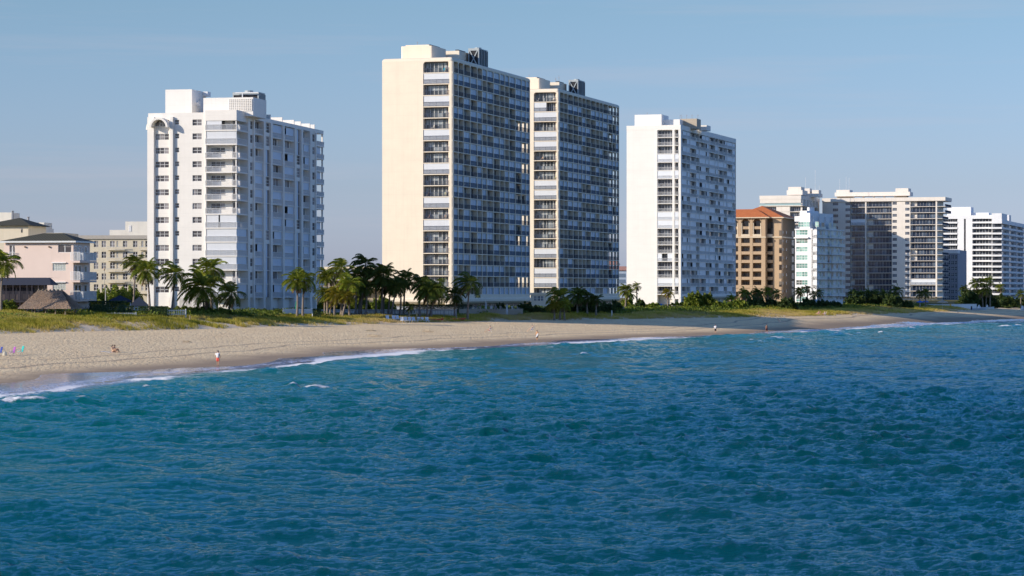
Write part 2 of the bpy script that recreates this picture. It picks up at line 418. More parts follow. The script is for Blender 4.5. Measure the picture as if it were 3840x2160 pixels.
# ---------------------------------------------------------------- generic facade strips
def strips(B, side, cols, floors, wall, depth, M, rnd, skip0=0, zlo=None, zhi=None):
    """cols: (s0,s1,kind,opt); floors: list of (z0,z1) top first. Wall pieces go into `wall`."""
    for s0, s1, kind, opt in cols:
        if kind == 'solid':
            wall.fb(side, s0, s1, -depth, opt or 0, zlo, zhi); continue
        for k, (z0, z1) in enumerate(floors):
            kd = kind
            if kind == 'win':
                wz0, wz1, nc, nr = opt
                wall.fb(side, s0, s1, -depth, 0, z1-.001 if False else z0+wz1, z1); wall.fb(side, s0, s1, -depth, 0, z0, z0+wz0)
                B.add('window', window(side, s0, s1, z0+wz0, z0+wz1, -.16, nc, nr), [M['gl'], M['wf']])
            elif kind == 'slot':                                   # tall glazed strip
                if rnd.random() < opt: B.add('window', window(side, s0, s1, z0+.7, z1-.15, -.2, 2, 3), [M['gl'], M['wf']]); wall.fb(side, s0, s1, -depth, -.05, z0, z0+.7)
                else:
                    mb = MB(); mb.fb(side, s0, s1-(s1-s0)*.28, -.3, -.22, z0, z1-.1); B.add('storm_shutter', mb, [M['sh']])
                    mb = MB(); mb.fb(side, s1-(s1-s0)*.28, s1, -.34, -.3, z0, z1-.1); B.add('pane', mb, [M['gl']])
                wall.fb(side, s0, s1, -depth, -.02, z1-.1, z1)
            elif kind == 'balc':
                pshut, rail, proj, gapw = opt
                st = rnd.random()
                sl = MB(); sl.fb(side, s0, s1, -depth+.05, proj, z0-.14, z0+.02)
                B.add('balcony', sl, [M['wall']])
                wall.fb(side, s0, s1, -depth, -.03, z1-.22, z1-.16)
                if st < pshut:
                    mb = MB(); mb.fb(side, s0+.02, s1-.02, -.2+proj, -.14+proj, z0+.02, z1-.16)
                    B.add('storm_shutter', mb, [M['sh']])
                else:
                    w = s1-s0; a = s0+w*rnd.choice([.04, .08, .25]); b = min(s1-.05, a+w*gapw)
                    mb = MB(); n = max(1, int((b-a)/1.4))
                    mb.fb(side, a, b, -depth, -depth+.05, z0+.05, z1-.24, 0)
                    for i in range(n+1):
                        p = a+(b-a)*i/n; mb.fb(side, p-.06, p+.06, -depth, -depth+.1, z0+.05, z1-.24, 1)
                    B.add('sliding_door', mb, [M['gl'], M['wf']])
                    if pshut > .2 and rnd.random() < .3:
                        mb = MB(); q = s0+w*rnd.choice([.3, .45]); mb.fb(side, q, s1-.02, -.2+proj, -.14+proj, z0+.02, z1-.16); B.add('storm_shutter', mb, [M['sh']])
                if rail: B.add('railing', railing(side, s0, s1, proj-.06, z0, 1.08, rail, .03, .05), [M['rl']])
                elif rail == 0: B.add('railing', railing(side, s0, s1, proj-.06, z0, 1.05, 1, panel=True), [M['rl']])
    return wall

# ---------------------------------------------------------------- white tower at the left
def white_tower_left():
    rnd = random.Random(5)
    B = Bld('apartment_tower', 'white tower at the left with an arched vault over its window column', 889, 513, 11.8, 4.8)
    wm = paint('white_render', (.87, .83, .76), .7, .05, .05, joints=2.8); sh = paint('white_shutter', (.78, .80, .82), ribs=7)
    gl = glass('warm_glass', (.045, .04, .045), (.30, .28, .28), .3); wf = flat('white_frame', (.82, .82, .8), .4)
    shp = paint('shade_shutter', (.60, .68, .78), .5, .08, .04)
    rl = flat('white_railing', (.80, .80, .79), .45)
    M = dict(gl=gl, wf=wf, sh=shp, rl=rl, wall=wm)
    X = lambda x: B.fx(520+x/3.578)
    S = lambda x: B.sy(520+x/3.578)
    zk = [41.3-2.8*k for k in range(13)]; fl = [(z, z+2.8) for z in zk]; top = 44.1; roof = 44.9
    D = S(2475); W = X(128); dep = 1.5
    wall = MB()
    wall.box(W, -dep, dep, D-3.2, 4.2, top)
    fr = [(X(128), X(215), 'solid', .55), (X(215), X(225), 'solid', 0), (X(225), X(405), 'win', (1.0, 2.2, 3, 2)), (X(405), X(430), 'solid', 0),
          (X(430), X(470), 'solid', .55), (X(470), X(485), 'solid', 0), (X(485), X(543), 'win', (1.25, 2.2, 1, 2)), (X(543), X(722), 'solid', 0),
          (X(722), X(845), 'win', (1.0, 2.2, 2, 2)), (X(845), X(900), 'solid', 0)]
    strips(B, 'f', fr, fl, wall, dep, M, rnd, zlo=4.2, zhi=top)
    zb = zk[-1]
    wall.box(X(215), X(900), 0, dep, 4.2, zb)
    wall.box(W, X(900)+.01, -.004, dep, top, roof)
    # ocean face: fins, windows, balconies
    cols = []
    def fin(x0, x1): cols.append((S(x0), S(x1), 'solid', .25))
    oc = [('f', 1455, 1482), ('win', 1482, 1530), ('f', 1530, 1548), ('b', 1548, 1665), ('f', 1665, 1690), ('s', 1690, 1760), ('f', 1760, 1785), ('b', 1785, 1925), ('f', 1925, 1945),
          ('b', 1945, 2085), ('f', 2085, 2105), ('s', 2105, 2170), ('f', 2170, 2195), ('b', 2195, 2290), ('f', 2290, 2315), ('win', 2315, 2365), ('f', 2365, 2375)]
    for t, a, b in oc:
        if t == 'f': fin(a, b)
        elif t == 'win': cols.append((S(a), S(b), 'win', (.75, 2.35, 2, 2)))
        elif t == 'b': cols.append((S(a), S(b), 'balc', (.32, .16, .0, .8)))
        else: cols.append((S(a), S(b), 'slot', .4))
    wall.box(-dep-.01, -.95, S(1455), D-3.2, 4.2, top-.01)
    strips(B, 'o', cols, fl, wall, .95, M, rnd, zlo=4.2, zhi=top)
    # parapet over ocean face, sawtooth upstands
    wall.box(X(900), 0, -.35, S(1455), top-.9, 45.3)
    wall.box(-dep, .1, S(1455), D, top, roof)
    B.part('wall', wall, wm)
    saw = [(1330, 1470), (1478, 1540), (1548, 1680), (1690, 1780), (1790, 1940), (1950, 2098), (2105, 2188), (2200, 2310), (2316, 2372)]
    for a, b in saw:
        m = MB(); y0 = S(b)-.4; m.box(-3.2+.3, -.1, y0, y0+.35, roof-.02, roof+1.0); m.box(-3.1, -2.8, S(a), y0-.001, roof-.02, roof+.4); B.part('roof_upstand', m, wm)
    # corner loggia stack
    modes = 'HSOOOOOSSSSOS'
    aL = X(900); bR = S(1455)
    for k, z in enumerate(zk):
        z1 = z+2.8
        sl = MB(); sl.box(aL, .12, -.42, bR, z-.2, z+.02); B.add('balcony', sl, [wm])
        md = modes[k]
        if md in 'SH':
            e = -.05 if md == 'S' else aL*.48
            mb = MB(); mb.box(aL+.25, e, -.22, -.16, z+.02, z1-.2)
            if k == 7: mb = MB(); mb.box(aL+.25, aL*.58, -.22, -.16, z+.02, z1-.2); mb.box(aL*.53, -.05, -.22, -.16, z+.02, z1-.2)
            B.add('storm_shutter', mb, [sh])
        if md == 'S' and k in (8, 9, 10, 12):
            mb = MB(); mb.box(-.08, -.02, 0, bR-.4, z+.02, z1-.2); B.add('storm_shutter', mb, [shp])
        if md != 'S':
            B.add('window', window('f', X(945), X(1130), z+.95, z+2.15, -1.62+.16, 3, 2), [gl, wf])
            mb = MB(); mb.box(X(1235), X(1305), dep-.05, dep-.01, z+.02, z+2.2, 0); mb.box(X(1230), X(1235), dep-.08, dep, z+.02, z+2.25, 1); B.add('sliding_door', mb, [gl, wf])
        if md != 'S' or k == 1:
            mb = MB(); mb.box(-dep-.02, -dep+.04, bR*.3, bR*.6, z+.02, z+2.1); B.add('sliding_door', mb, [gl])
        cp = MB(); cp.box(-.3, -.08, -.12, .1, z+.02, z1-.2); cp.box(aL+.01, aL+.2, -.3, .1, z+.02, z1-.2); B.add('corner_post', cp, [wm])
        rm = railing('f', aL, .1, .36, z, 1.15, .15, .03, .04); rm.add(railing('o', -.36, bR, .06, z, 1.15, .15, .03, .05)); B.add('railing', rm, [rl])
    # far projecting corner balconies, open to the sky
    a0 = S(2375)
    for k, z in enumerate(zk):
        st = k % 4 in (1, 3) or k > 8
        sl = MB(); sl.box(-3.5, .25, a0, D, z-.16, z+.02); B.add('balcony', sl, [wm])
        mm = railing('o', a0, D, .2, z, 1.05, .16, .03, .05); mm.add(railing('f', 0, .2, -a0-.05, z, 1.05, .16, .03, .05)); B.add('railing', mm, [rl])
        if st:
            mb = MB(); mb.box(-.3, -.22, a0, a0+(D-a0)*.75, z+.02, z+2.6); B.add('storm_shutter', mb, [shp])
    pw = MB(); pw.box(-.35, 0, D-.35, D, zb, top); B.part('corner_post', pw, wm)
    # the vault over the triple windows and its twin on the left flank
    cx = (X(185)+X(432))/2; rad = (X(432)-X(185))/2; cz = B.z(475)
    arc = MB(); n = 14; dpt = 2.0
    for i in range(n):
        t0 = math.pi*i/n; t1 = math.pi*(i+1)/n
        q = [(cx+rad*math.cos(t), cz+rad*math.sin(t)) for t in (t0, t1)]+[(cx+(rad-.42)*math.cos(t), cz+(rad-.42)*math.sin(t)) for t in (t1, t0)]
        arc.prism(q[::-1], 'y', -dpt, .6)
    B.part('arched_vault', arc, wm)
    aw = MB(); r2 = rad*.62; pts = [(cx+r2*math.cos(math.pi*i/8), cz+.25+r2*math.sin(math.pi*i/8)) for i in range(9)]
    aw.prism(pts[::-1], 'y', -.1, -.02, 0)
    for q in (-.33, .33): aw.box(cx+q-.05, cx+q+.05, -.14, 0, cz+.25, cz+r2+.1, 1)
    aw.box(cx-r2, cx+r2, -.15, 0, cz+.2, cz+.3, 1); aw.box(cx-.33, cx+.33, -.14, 0, cz+.75, cz+.82, 1)
    B.part('arched_window', aw, [gl, wf])
    sd = MB(); p = X(50); ztop = B.z(439); zbt = B.z(479)
    prof = [(W+.02, zbt), (p, zbt), (p+.15, zbt+.9), (p+.45, zbt+1.6), (p+.85, ztop-.08), (W+.02, ztop)]
    sd.prism(prof, 'y', 2.0, 5.6); B.part('arched_vault', sd, wm)
    # penthouses
    b = 8.0; m = MB(); x0 = B.fx(620, b); x1 = B.fx(719.8, b); m.box(x0, x1, b, b+9, roof-.5, B.z(331, 0, b))
    B.part('stair_penthouse', m, wm)
    m = MB(); zt = B.z(331, 0, b)
    m.box(x1+.02, x1+1.0, b+7, b+9, zt-.9, zt+.05)
    for i in range(9): m.box(x1+.05, x1+.25, b+4.2, b+5.0, roof+.5+i*.6, roof+.55+i*.6)
    m.box(x1+.03, x1+.7, b+2.5, b+3.4, roof+2.2, roof+2.9)
    B.part('ladder', m, rl)
    x0 = B.fx(762.6, 5); x1 = B.fx(949, 5); m = MB(); zt = B.z(365, 0, 5); m.box(x0, x1, 5, 14, roof-.5, zt); B.part('plant_penthouse', m, wm)
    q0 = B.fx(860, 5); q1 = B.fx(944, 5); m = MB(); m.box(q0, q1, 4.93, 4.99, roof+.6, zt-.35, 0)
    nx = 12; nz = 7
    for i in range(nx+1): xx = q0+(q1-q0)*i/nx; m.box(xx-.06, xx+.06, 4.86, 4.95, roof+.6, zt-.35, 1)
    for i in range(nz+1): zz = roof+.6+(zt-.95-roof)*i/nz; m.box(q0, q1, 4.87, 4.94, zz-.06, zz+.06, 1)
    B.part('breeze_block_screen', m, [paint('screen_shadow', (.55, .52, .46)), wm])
    b = 15.0; cooling_tower(B, B.fx(872, b), B.fx(970, b), b, b+4.5, roof+1.2, B.z(349, 0, b), cross=False)
    m = MB(); m.box(B.fx(880, 14), B.fx(968, 14), 14.2, 14.5, B.z(348, 0, 14), B.z(345, 0, 14)); m.box(B.fx(906, 14), B.fx(909, 14), 14.2, 14.5, zt, B.z(346, 0, 14)); B.part('pipe', m, rl)
    # ground floor
    g = MB(); bays = [1480, 1545, 1670, 1785, 1935, 2085, 2190, 2310, 2370]
    for x in bays: g.box(-dep, .2, S(x)-.3, S(x)+.3, 4.2, zb)
    B.part('ground_arcade', g, wm)
    B.finish(); return B
T0 = white_tower_left()

# ---------------------------------------------------------------- white tower at the middle right
def white_tower_right():
    rnd = random.Random(9)
    B = Bld('apartment_tower', 'white tower right of the cream pair, blank flank and white balcony bands', 2552, 866, 17.6, 4.6)
    wm = paint('bright_white_render', (.90, .86, .79), .7, .04, .04, joints=2.8); sh = paint('pale_shutter', (.80, .83, .86), .5, .06, .04)
    gl = glass('grey_glass', (.025, .03, .045), (.10, .12, .15), .15); wf = flat('grey_frame', (.5, .5, .5), .4); rl = flat('white_railing', (.80, .80, .79))
    M = dict(gl=gl, wf=wf, sh=sh, rl=rl, wall=wm)
    X = lambda x: B.fx(2300+x/1.906); S = lambda x: B.sy(2300+x/1.906)
    W = X(95); D = S(875); dep = 1.6; roof = B.z(468); top = B.z(486)
    zk = [B.z(400+217/1.906+31.05*k) for k in range(20)]; fl = [(zk[0], top)]+[(zk[k], zk[k-1]) for k in range(1, 20)]; zb = zk[-1]
    wall = MB()
    wall.box(W, -dep, dep, D-dep, zb, top)
    strips(B, 'f', [(W, X(305), 'solid', 0), (X(305), X(315), 'solid', .15), (X(422), X(438), 'solid', .15), (X(465), X(478)+.2, 'solid', .0)], fl, wall, dep, M, rnd, zlo=4.2, zhi=top)
    # loggia columns
    rows = 'OOOSOSOOOOSSOOOHOOSO'
    for k, (z0, z1) in enumerate(fl):
        for (a, b, nn) in ((X(315), X(422), 5), (X(438), X(465), 1)):
            sl = MB(); sl.box(a, b, -.12, dep, z0-.16, z0+.02); B.add('balcony', sl, [wm])
            if rows[k] == 'S':
                mb = MB(); mb.box(a, b, -.02, .05, z0+.02, z1-.18); B.add('storm_shutter', mb, [sh])
            else:
                aa, bb = (a+(b-a)*.3, a+(b-a)*.68) if rows[k] == 'H' and nn > 1 else (a+.2, b-.1)
                mb = MB(); mb.box(aa, bb, dep-.06, dep-.01, z0, z1-.25, 0)
                for i in range(nn+1): p = aa+(bb-aa)*i/nn; mb.box(p-.05, p+.05, dep-.1, dep-.02, z0, z1-.25, 1)
                B.add('sliding_door', mb, [gl, wf])
                if rows[k] == 'H' and nn > 1:
                    mb = MB(); mb.box(a, aa, -.02, .05, z0+.02, z1-.18); mb.box(bb, b, -.02, .05, z0+.02, z1-.18); B.add('storm_shutter', mb, [sh])
            B.add('railing', railing('f', a, b, .08, z0, 1.08, .2, .035), [rl])
    cols = []
    e = [484, 548, 615, 685, 750, 812, 872]
    for i in range(6):
        a, b = S(e[i]), S(e[i+1]); w = b-a
        q = a+w*.66
        cols.append((a, a+.25, 'solid', .06)); cols.append((a+.25, q, 'balc', (.28 if i < 5 else .5, .2, 0, .92)))
        cols.append((q, q+.3, 'solid', .0)); cols.append((q+.3, b, 'balc', (.32, .2, 0, .95)))
    wall.box(-dep-.01, -.9, dep, D-dep, zb+.01, top-.01)
    strips(B, 'o', cols, fl, wall, .9, M, rnd, zlo=zb, zhi=top)
    wall.box(-dep, 0, D-.001, D+.3, zb, top)
    wall.box(W-.02, .05, -.05, D+.35, top, roof)
    wall.box(W+.5, -3, 3.0, D-3, 4.2, zb)
    wall.prism([(0.1, zb), (.1, zb-.9), (-.6, zb-1.6), (-4, zb-1.6), (-4, zb)], 'y', -.05, D)
    B.part('wall', wall, wm)
    for i in range(9):
        m = MB(); y = 2+i*(D-4)/8; m.box(-1.4, -.8, y, y+.6, 4.2, zb-1.5); B.part('column', m, wm)
    def pb(name, p0, p1, pt, b, d, mat=wm, bot=roof-.5):
        m = MB(); m.box(B.fx(p0, b), B.fx(p1, b), b, b+d, bot, B.z(pt, 0, b)); return B.part(name, m, mat)
    pb('lift_housing', 2380, 2480.5, 427, 6, 10); pb('roof_plant', 2488, 2549, 447, 9, 10)
    tan = paint('tan_concrete', (.50, .42, .32)); pb('water_tank', 2549, 2613, 445, 14, 6, tan); pb('roof_plant', 2622, 2650, 470, 24, 6)
    for px in (2550, 2556, 2575, 2595, 2617): roof_mast(B, B.fx(px, 15), 15, B.z(446, 0, 15), 1.6)
    roof_mast(B, B.fx(2427, 9), 9, B.z(427, 0, 6), 1.0)
    B.finish(); return B
T3 = white_tower_right()
# ---------------------------------------------------------------- tan building with the red tile roof
def tan_building():
    rnd = random.Random(3)
    B = Bld('apartment_building', 'tan building with arched top storeys under an orange tile roof', 2925, 1010, 17.5, 4.6)
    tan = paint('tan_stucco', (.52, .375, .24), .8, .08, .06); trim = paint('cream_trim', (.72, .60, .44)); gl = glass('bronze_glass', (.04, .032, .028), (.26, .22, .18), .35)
    wf = flat('bronze_frame', (.25, .2, .16)); dark = paint('tan_stucco_shaded', (.40, .29, .20))  # the darker stucco has the ocean side's shade painted in
    M = dict(gl=gl, wf=wf, sh=tan, rl=trim, wall=tan)
    PX = lambda x: 2720+x/2.542; PY = lambda y: 650+y/2.542
    X = lambda x, b=0: B.fx(PX(x), b)
    sp = 81/2.542
    zs = [B.z(PY(600))]+[B.z(PY(685)+sp*k) for k in range(5)]
    eave = B.z(PY(410)); zb = zs[-1]-3.25
    xl = B.fx(2735); xr = X(380); D = B.sy(PX(665))
    b2 = 3.0
    wall = MB(); wall.box(xl, xr, 2.6, D, 4, eave-.3); wall.box(xr, 0, 2.6+b2, D, 4, eave-.3)
    cols = [X(60), X(105), X(148), X(235), X(260), X(345), X(380)]
    # piers full height below the cornice
    zc = zs[0]
    for a, b in ((xl, X(62)), (X(122), X(150)), (X(233), X(260)), (X(343), xr)):
        wall.box(a, b, 0, 2.6, 4, zc)
    bays = [(X(62), X(122)), (X(150), X(233)), (X(260), X(343))]
    for k in range(6):
        z0 = zs[k] if k else zs[0]; 
    lev = [zs[k] for k in range(6)]+[zb]
    for (a, b) in bays:
        for k in range(1, 7):
            z0 = lev[k]; z1 = lev[k-1]
            wall.box(a, b, .05, 2.6, z0-.25, z0); 
            rl = MB(); rl.box(a, b, .1, .28, z0, z0+.95); B.add('parapet', rl, [tan])
            mb = MB(); mb.box(a+.5, b-.5, 2.5, 2.58, z0+.1, z1-.8, 0)
            for i in range(4): p = a+.5+(b-a-1)*i/3; mb.box(p-.07, p+.07, 2.42, 2.56, z0+.1, z1-.8, 1)
            B.add('sliding_door', mb, [gl, wf])
    # arcade over two storeys: columns and arches
    top = eave-.3; spr = B.z(PY(470)); 
    for (a, b) in bays:
        cx = (a+b)/2; r = (b-a)/2-.15
        arc = MB(); n = 10
        for i in range(n):
            t0 = math.pi*i/n; t1 = math.pi*(i+1)/n
            q = [(cx+r*math.cos(t0), spr+r*math.sin(t0)*1.05), (cx+r*math.cos(t1), spr+r*math.sin(t1)*1.05), (cx+r*math.cos(t1), top), (cx+r*math.cos(t0), top)]
            arc.prism(q[::-1], 'y', .1, .7)
        B.part('arch', arc, tan)
        for x in (a+.25, b-.25):
            c = MB(); c.rings([(x, .4, zc, .34, .34), (x, .4, zc+.3, .26, .26), (x, .4, spr-.3, .22, .22), (x, .4, spr, .34, .34)]); B.part('column', c, trim, smooth=False)
        mid = (zc+spr)/2+.4
        m = MB(); m.box(a, b, .5, 2.6, mid-.2, mid); m.box(a+.4, b-.4, .45, .6, mid, mid+.9); B.part('balcony', m, tan)
        m = MB(); m.box(a+.4, b-.4, 2.5, 2.58, zc+.1, spr+.8); B.part('tall_window', m, gl)
        m = MB(); m.box(a, b, .1, .25, zc, zc+.9); B.part('balustrade', m, trim)
    for a, b in ((xl, X(62)), (X(122), X(150)), (X(233), X(260)), (X(343), xr)):
        wall.box(a, b, .12, 2.6, zc, top)
    # recessed right section with curved balconies
    x0 = X(385, b2); x1 = X(455, b2); x2 = X(505, b2)
    wall.box(xr-.05, x0, b2-.6, b2+2.6, 4, top); wall.box(x1, 0, b2-.3, b2+2.6, 4, top)
    for k in range(7):
        z0 = lev[k]; z1 = lev[k-1] if k else top-1.2
        m = MB(); pts = [(x0, b2+2.5)]+[((x0+x1)/2-math.cos(t)*(x1-x0)/2, b2-math.sin(t)*1.1) for t in [math.pi*i/8 for i in range(9)]]+[(x1, b2+2.5)]
        m.prism(pts, 'z', z0-.25, z0+.95); B.part('curved_balcony', m, trim if k == 0 else tan)
        m = MB(); m.box(x0+.2, x1-.2, b2+2.5, b2+2.58, z0+.1, z1-.6); B.add('sliding_door', m, [gl])
        m = MB(); m.box(x2+.4, x2+1.5, b2-.4, b2-.32, z0+.3, z0+2.4); B.add('window', m, [gl])
    # ocean side
    side = [(520, 540), (556, 572), (588, 628), (645, 662)]
    for k in range(8):
        z0 = (lev+[zb-3.2])[k]
        for px in (548, 581):
            s = B.sy(PX(px)); m = MB(); m.box(-.02, .06, s-.8, s+.8, z0+1.2, z0+2.3, 0); m.box(-.02, .1, s-.9, s+.9, z0+2.3, z0+2.42, 1); B.add('window', m, [gl, dark])
        s0 = B.sy(PX(632)); s1 = B.sy(PX(655)); m = MB(); m.box(-.02, .06, s0, s1, z0+.3, z0+2.6); B.add('window', m, [gl])
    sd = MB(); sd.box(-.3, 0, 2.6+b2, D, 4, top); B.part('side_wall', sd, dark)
    m = MB(); m.box(-.6, .28, b2-.5, D+.2, zc-.5, zc); m.box(xl, xr+.25, -.25, .5, zc-.55, zc-.05); m.box(xr, .25, b2-.8, b2+.2, zc-.5, zc-.02); B.part('cornice', m, trim)
    ar = MB()
    for (a, b) in bays:
        cx = (a+b)/2; r = (b-a)/2; n = 8; z0 = zb-.4
        for i in range(n):
            t0 = math.pi*i/n; t1 = math.pi*(i+1)/n
            ar.prism([(cx+r*math.cos(t0), z0-1.8+r*.5*math.sin(t0)), (cx+r*math.cos(t1), z0-1.8+r*.5*math.sin(t1)), (cx+r*math.cos(t1), z0), (cx+r*math.cos(t0), z0)][::-1], 'y', 0, .4)
    B.part('arch', ar, tan)
    B.part('wall', wall, tan)
    # roof: front hip, rear hip, over the body
    tile = NT('orange_roof_tile'); p = tile.pos()
    w = tile.n('ShaderNodeTexWave', wave_type='BANDS', bands_direction='X'); w.inputs['Scale'].default_value = 1.3; w.inputs['Distortion'].default_value = .3
    tile.l(p, w.inputs['Vector'])
    c = tile.mix(tile.noise(p, .8, 5), (.62, .15, .04), (.80, .30, .10)); c = tile.mix(tile.math('MULTIPLY', w.outputs['Fac'], .5), c, (.30, .06, .02))
    tm = tile.set(c, .8, tile.bump(w.outputs['Fac'], .6, .15))
    def hip(x0, x1, y0, y1, z0, h, ov=1.0):
        x0 -= ov; x1 += ov; y0 -= ov; y1 += ov; m = MB(); w = (y1-y0)/2
        if (x1-x0) > (y1-y0): a = (x0+w, (y0+y1)/2, z0+h); b = (x1-w, (y0+y1)/2, z0+h)
        else: w = (x1-x0)/2; a = ((x0+x1)/2, y0+w, z0+h); b = ((x0+x1)/2, y1-w, z0+h)
        c4 = [(x0, y0, z0), (x1, y0, z0), (x1, y1, z0), (x0, y1, z0)]
        if (x1-x0) > (y1-y0): m.poly([c4[0], c4[1], b, a]); m.poly([c4[1], c4[2], b]); m.poly([c4[2], c4[3], a, b]); m.poly([c4[3], c4[0], a])
        else: m.poly([c4[0], c4[1], a]); m.poly([c4[1], c4[2], b, a]); m.poly([c4[2], c4[3], b]); m.poly([c4[3], c4[0], a, b])
        m.poly(c4[::-1]); return m
    h = B.z(PY(335), 0, 8)-eave
    o = B.part('roof', hip(xl-10, xr+.8, 0, 11, eave-.25, h), tm)
    B.part('roof', hip(xr-14, 0, b2, D, eave-.2, h+1.5), tm)
    m = MB(); m.box(xl-1, xr+1.9, -1.05, -.75, eave-.62, eave-.25); m.box(xr+.8, 1.05, b2-1.05, b2-.8, eave-.62, eave-.2); m.box(.8, 1.1, b2-1, D+1, eave-.6, eave-.21); B.part('eave', m, trim)
    B.finish()
tan_building()

def glass_white_building():
    rnd = random.Random(8)
    B = Bld('apartment_building', 'slim white building with green glass and rounded balconies beside the tan one', 3042.6, 990, 34, 4.6)
    wm = paint('white_stucco_far', (.86, .86, .86)); gl = glass('green_glass', (.06, .20, .18), (.28, .50, .45), .4); wf = flat('white_frame_far', (.8, .82, .8)); dk = glass('dark_green_glass', (.03, .05, .05), (.10, .28, .25), .4)
    rail = flat('glass_balustrade', (.38, .52, .52), .2, .6)
    PX = lambda x: 2720+x/2.542; PY = lambda y: 650+y/2.542
    X = lambda x: B.fx(PX(x)); S = lambda x: B.sy(PX(x))
    W = X(665); roof = B.z(PY(375)); sp = B.z(PY(507))-B.z(PY(586.5))
    z0s = [B.z(PY(507))-1.0-sp*k for k in range(10)]; D = S(1120)
    w = MB(); w.box(W, 0, .6, D*.99, 4.2, z0s[1]+sp*1.0); w.box(W+1, -1.5, 1.8, D*.8, z0s[1]+sp-.2, roof)
    w.box(W, -5.0, 0, .6, 4.2, z0s[0]-.1) if False else None
    for a, b in ((W, X(676)), (X(784), X(838)), (X(872), 0.0)): w.box(a, b, 0, .6, 4.2, z0s[1]+sp)
    for k, z in enumerate(z0s):
        if k == 0: off = 1.8
        else: off = .6
        for (a, b, nc) in ((X(676), X(784), 4), (X(838), X(872), 1)):
            zz0 = z+1.0; zz1 = z+sp-.35
            B.add('window', window('f', a, b, zz0, zz1, -off+.5 if k else -1.6, nc, 2, .12), [gl if k in (0, 1, 3, 4, 6) else dk, wf])
            if k: w.box(a, b, 0, .6, z, zz0); w.box(a, b, 0, .6, zz1, z+sp)
        # ocean balconies: stepped plan
        segs = [(0, .22, 1.9), (.22, .45, 1.2), (.47, .72, 2.2), (.74, 1.0, 1.4)]
        if k == 0: segs = [(.1, .45, .6), (.5, .8, .4)]
        for (f0, f1, pr) in segs:
            a = D*f0; b = D*f1
            m = MB(); m.prism([(0, a), (pr*.7, a), (pr, a+.8), (pr, b-.8), (pr*.7, b), (0, b)][::-1], 'z', z-.15, z+.28); bl = B.part('balcony', m, wm)
            m = MB(); m.box(pr-.1, pr-.04, a+.8, b-.8, z+.28, z+1.1); m.build('glass_balustrade', [rail], bl)
            for q in (.15, .6):
                y = a+(b-a)*q; m = MB(); m.box(.0, .07, y, y+(b-a)*.28, z+.3, z+2.7, 0); m.box(-.01, .1, y-.12, y, z+.3, z+2.8, 1); B.add('sliding_door', m, [gl if rnd.random() < .6 else dk, wf])
    w.box(W, X(800), -1.2, .2, z0s[1]-.3, z0s[1]+.15)
    w.box(W-.1, .8, -.3, 2.0, z0s[0]-.25, z0s[0]+.2); w.box(-.5, .6, 1.5, D, z0s[0]-.25, z0s[0]+.1)
    for i in range(4): w.box(-9, -.8, D*(.12+.2*i), D*(.12+.2*i)+.5, roof-3.2, roof-1.2+.4*(i == 1))
    B.part('wall', w, wm)
    m = MB(); m.box(W+1, -3, 2, 12, roof, roof+.9); m.box(-6, -5, 8, 12, roof+.9, roof+2.4); B.part('roof_parapet', m, wm)
    B.finish()
glass_white_building()

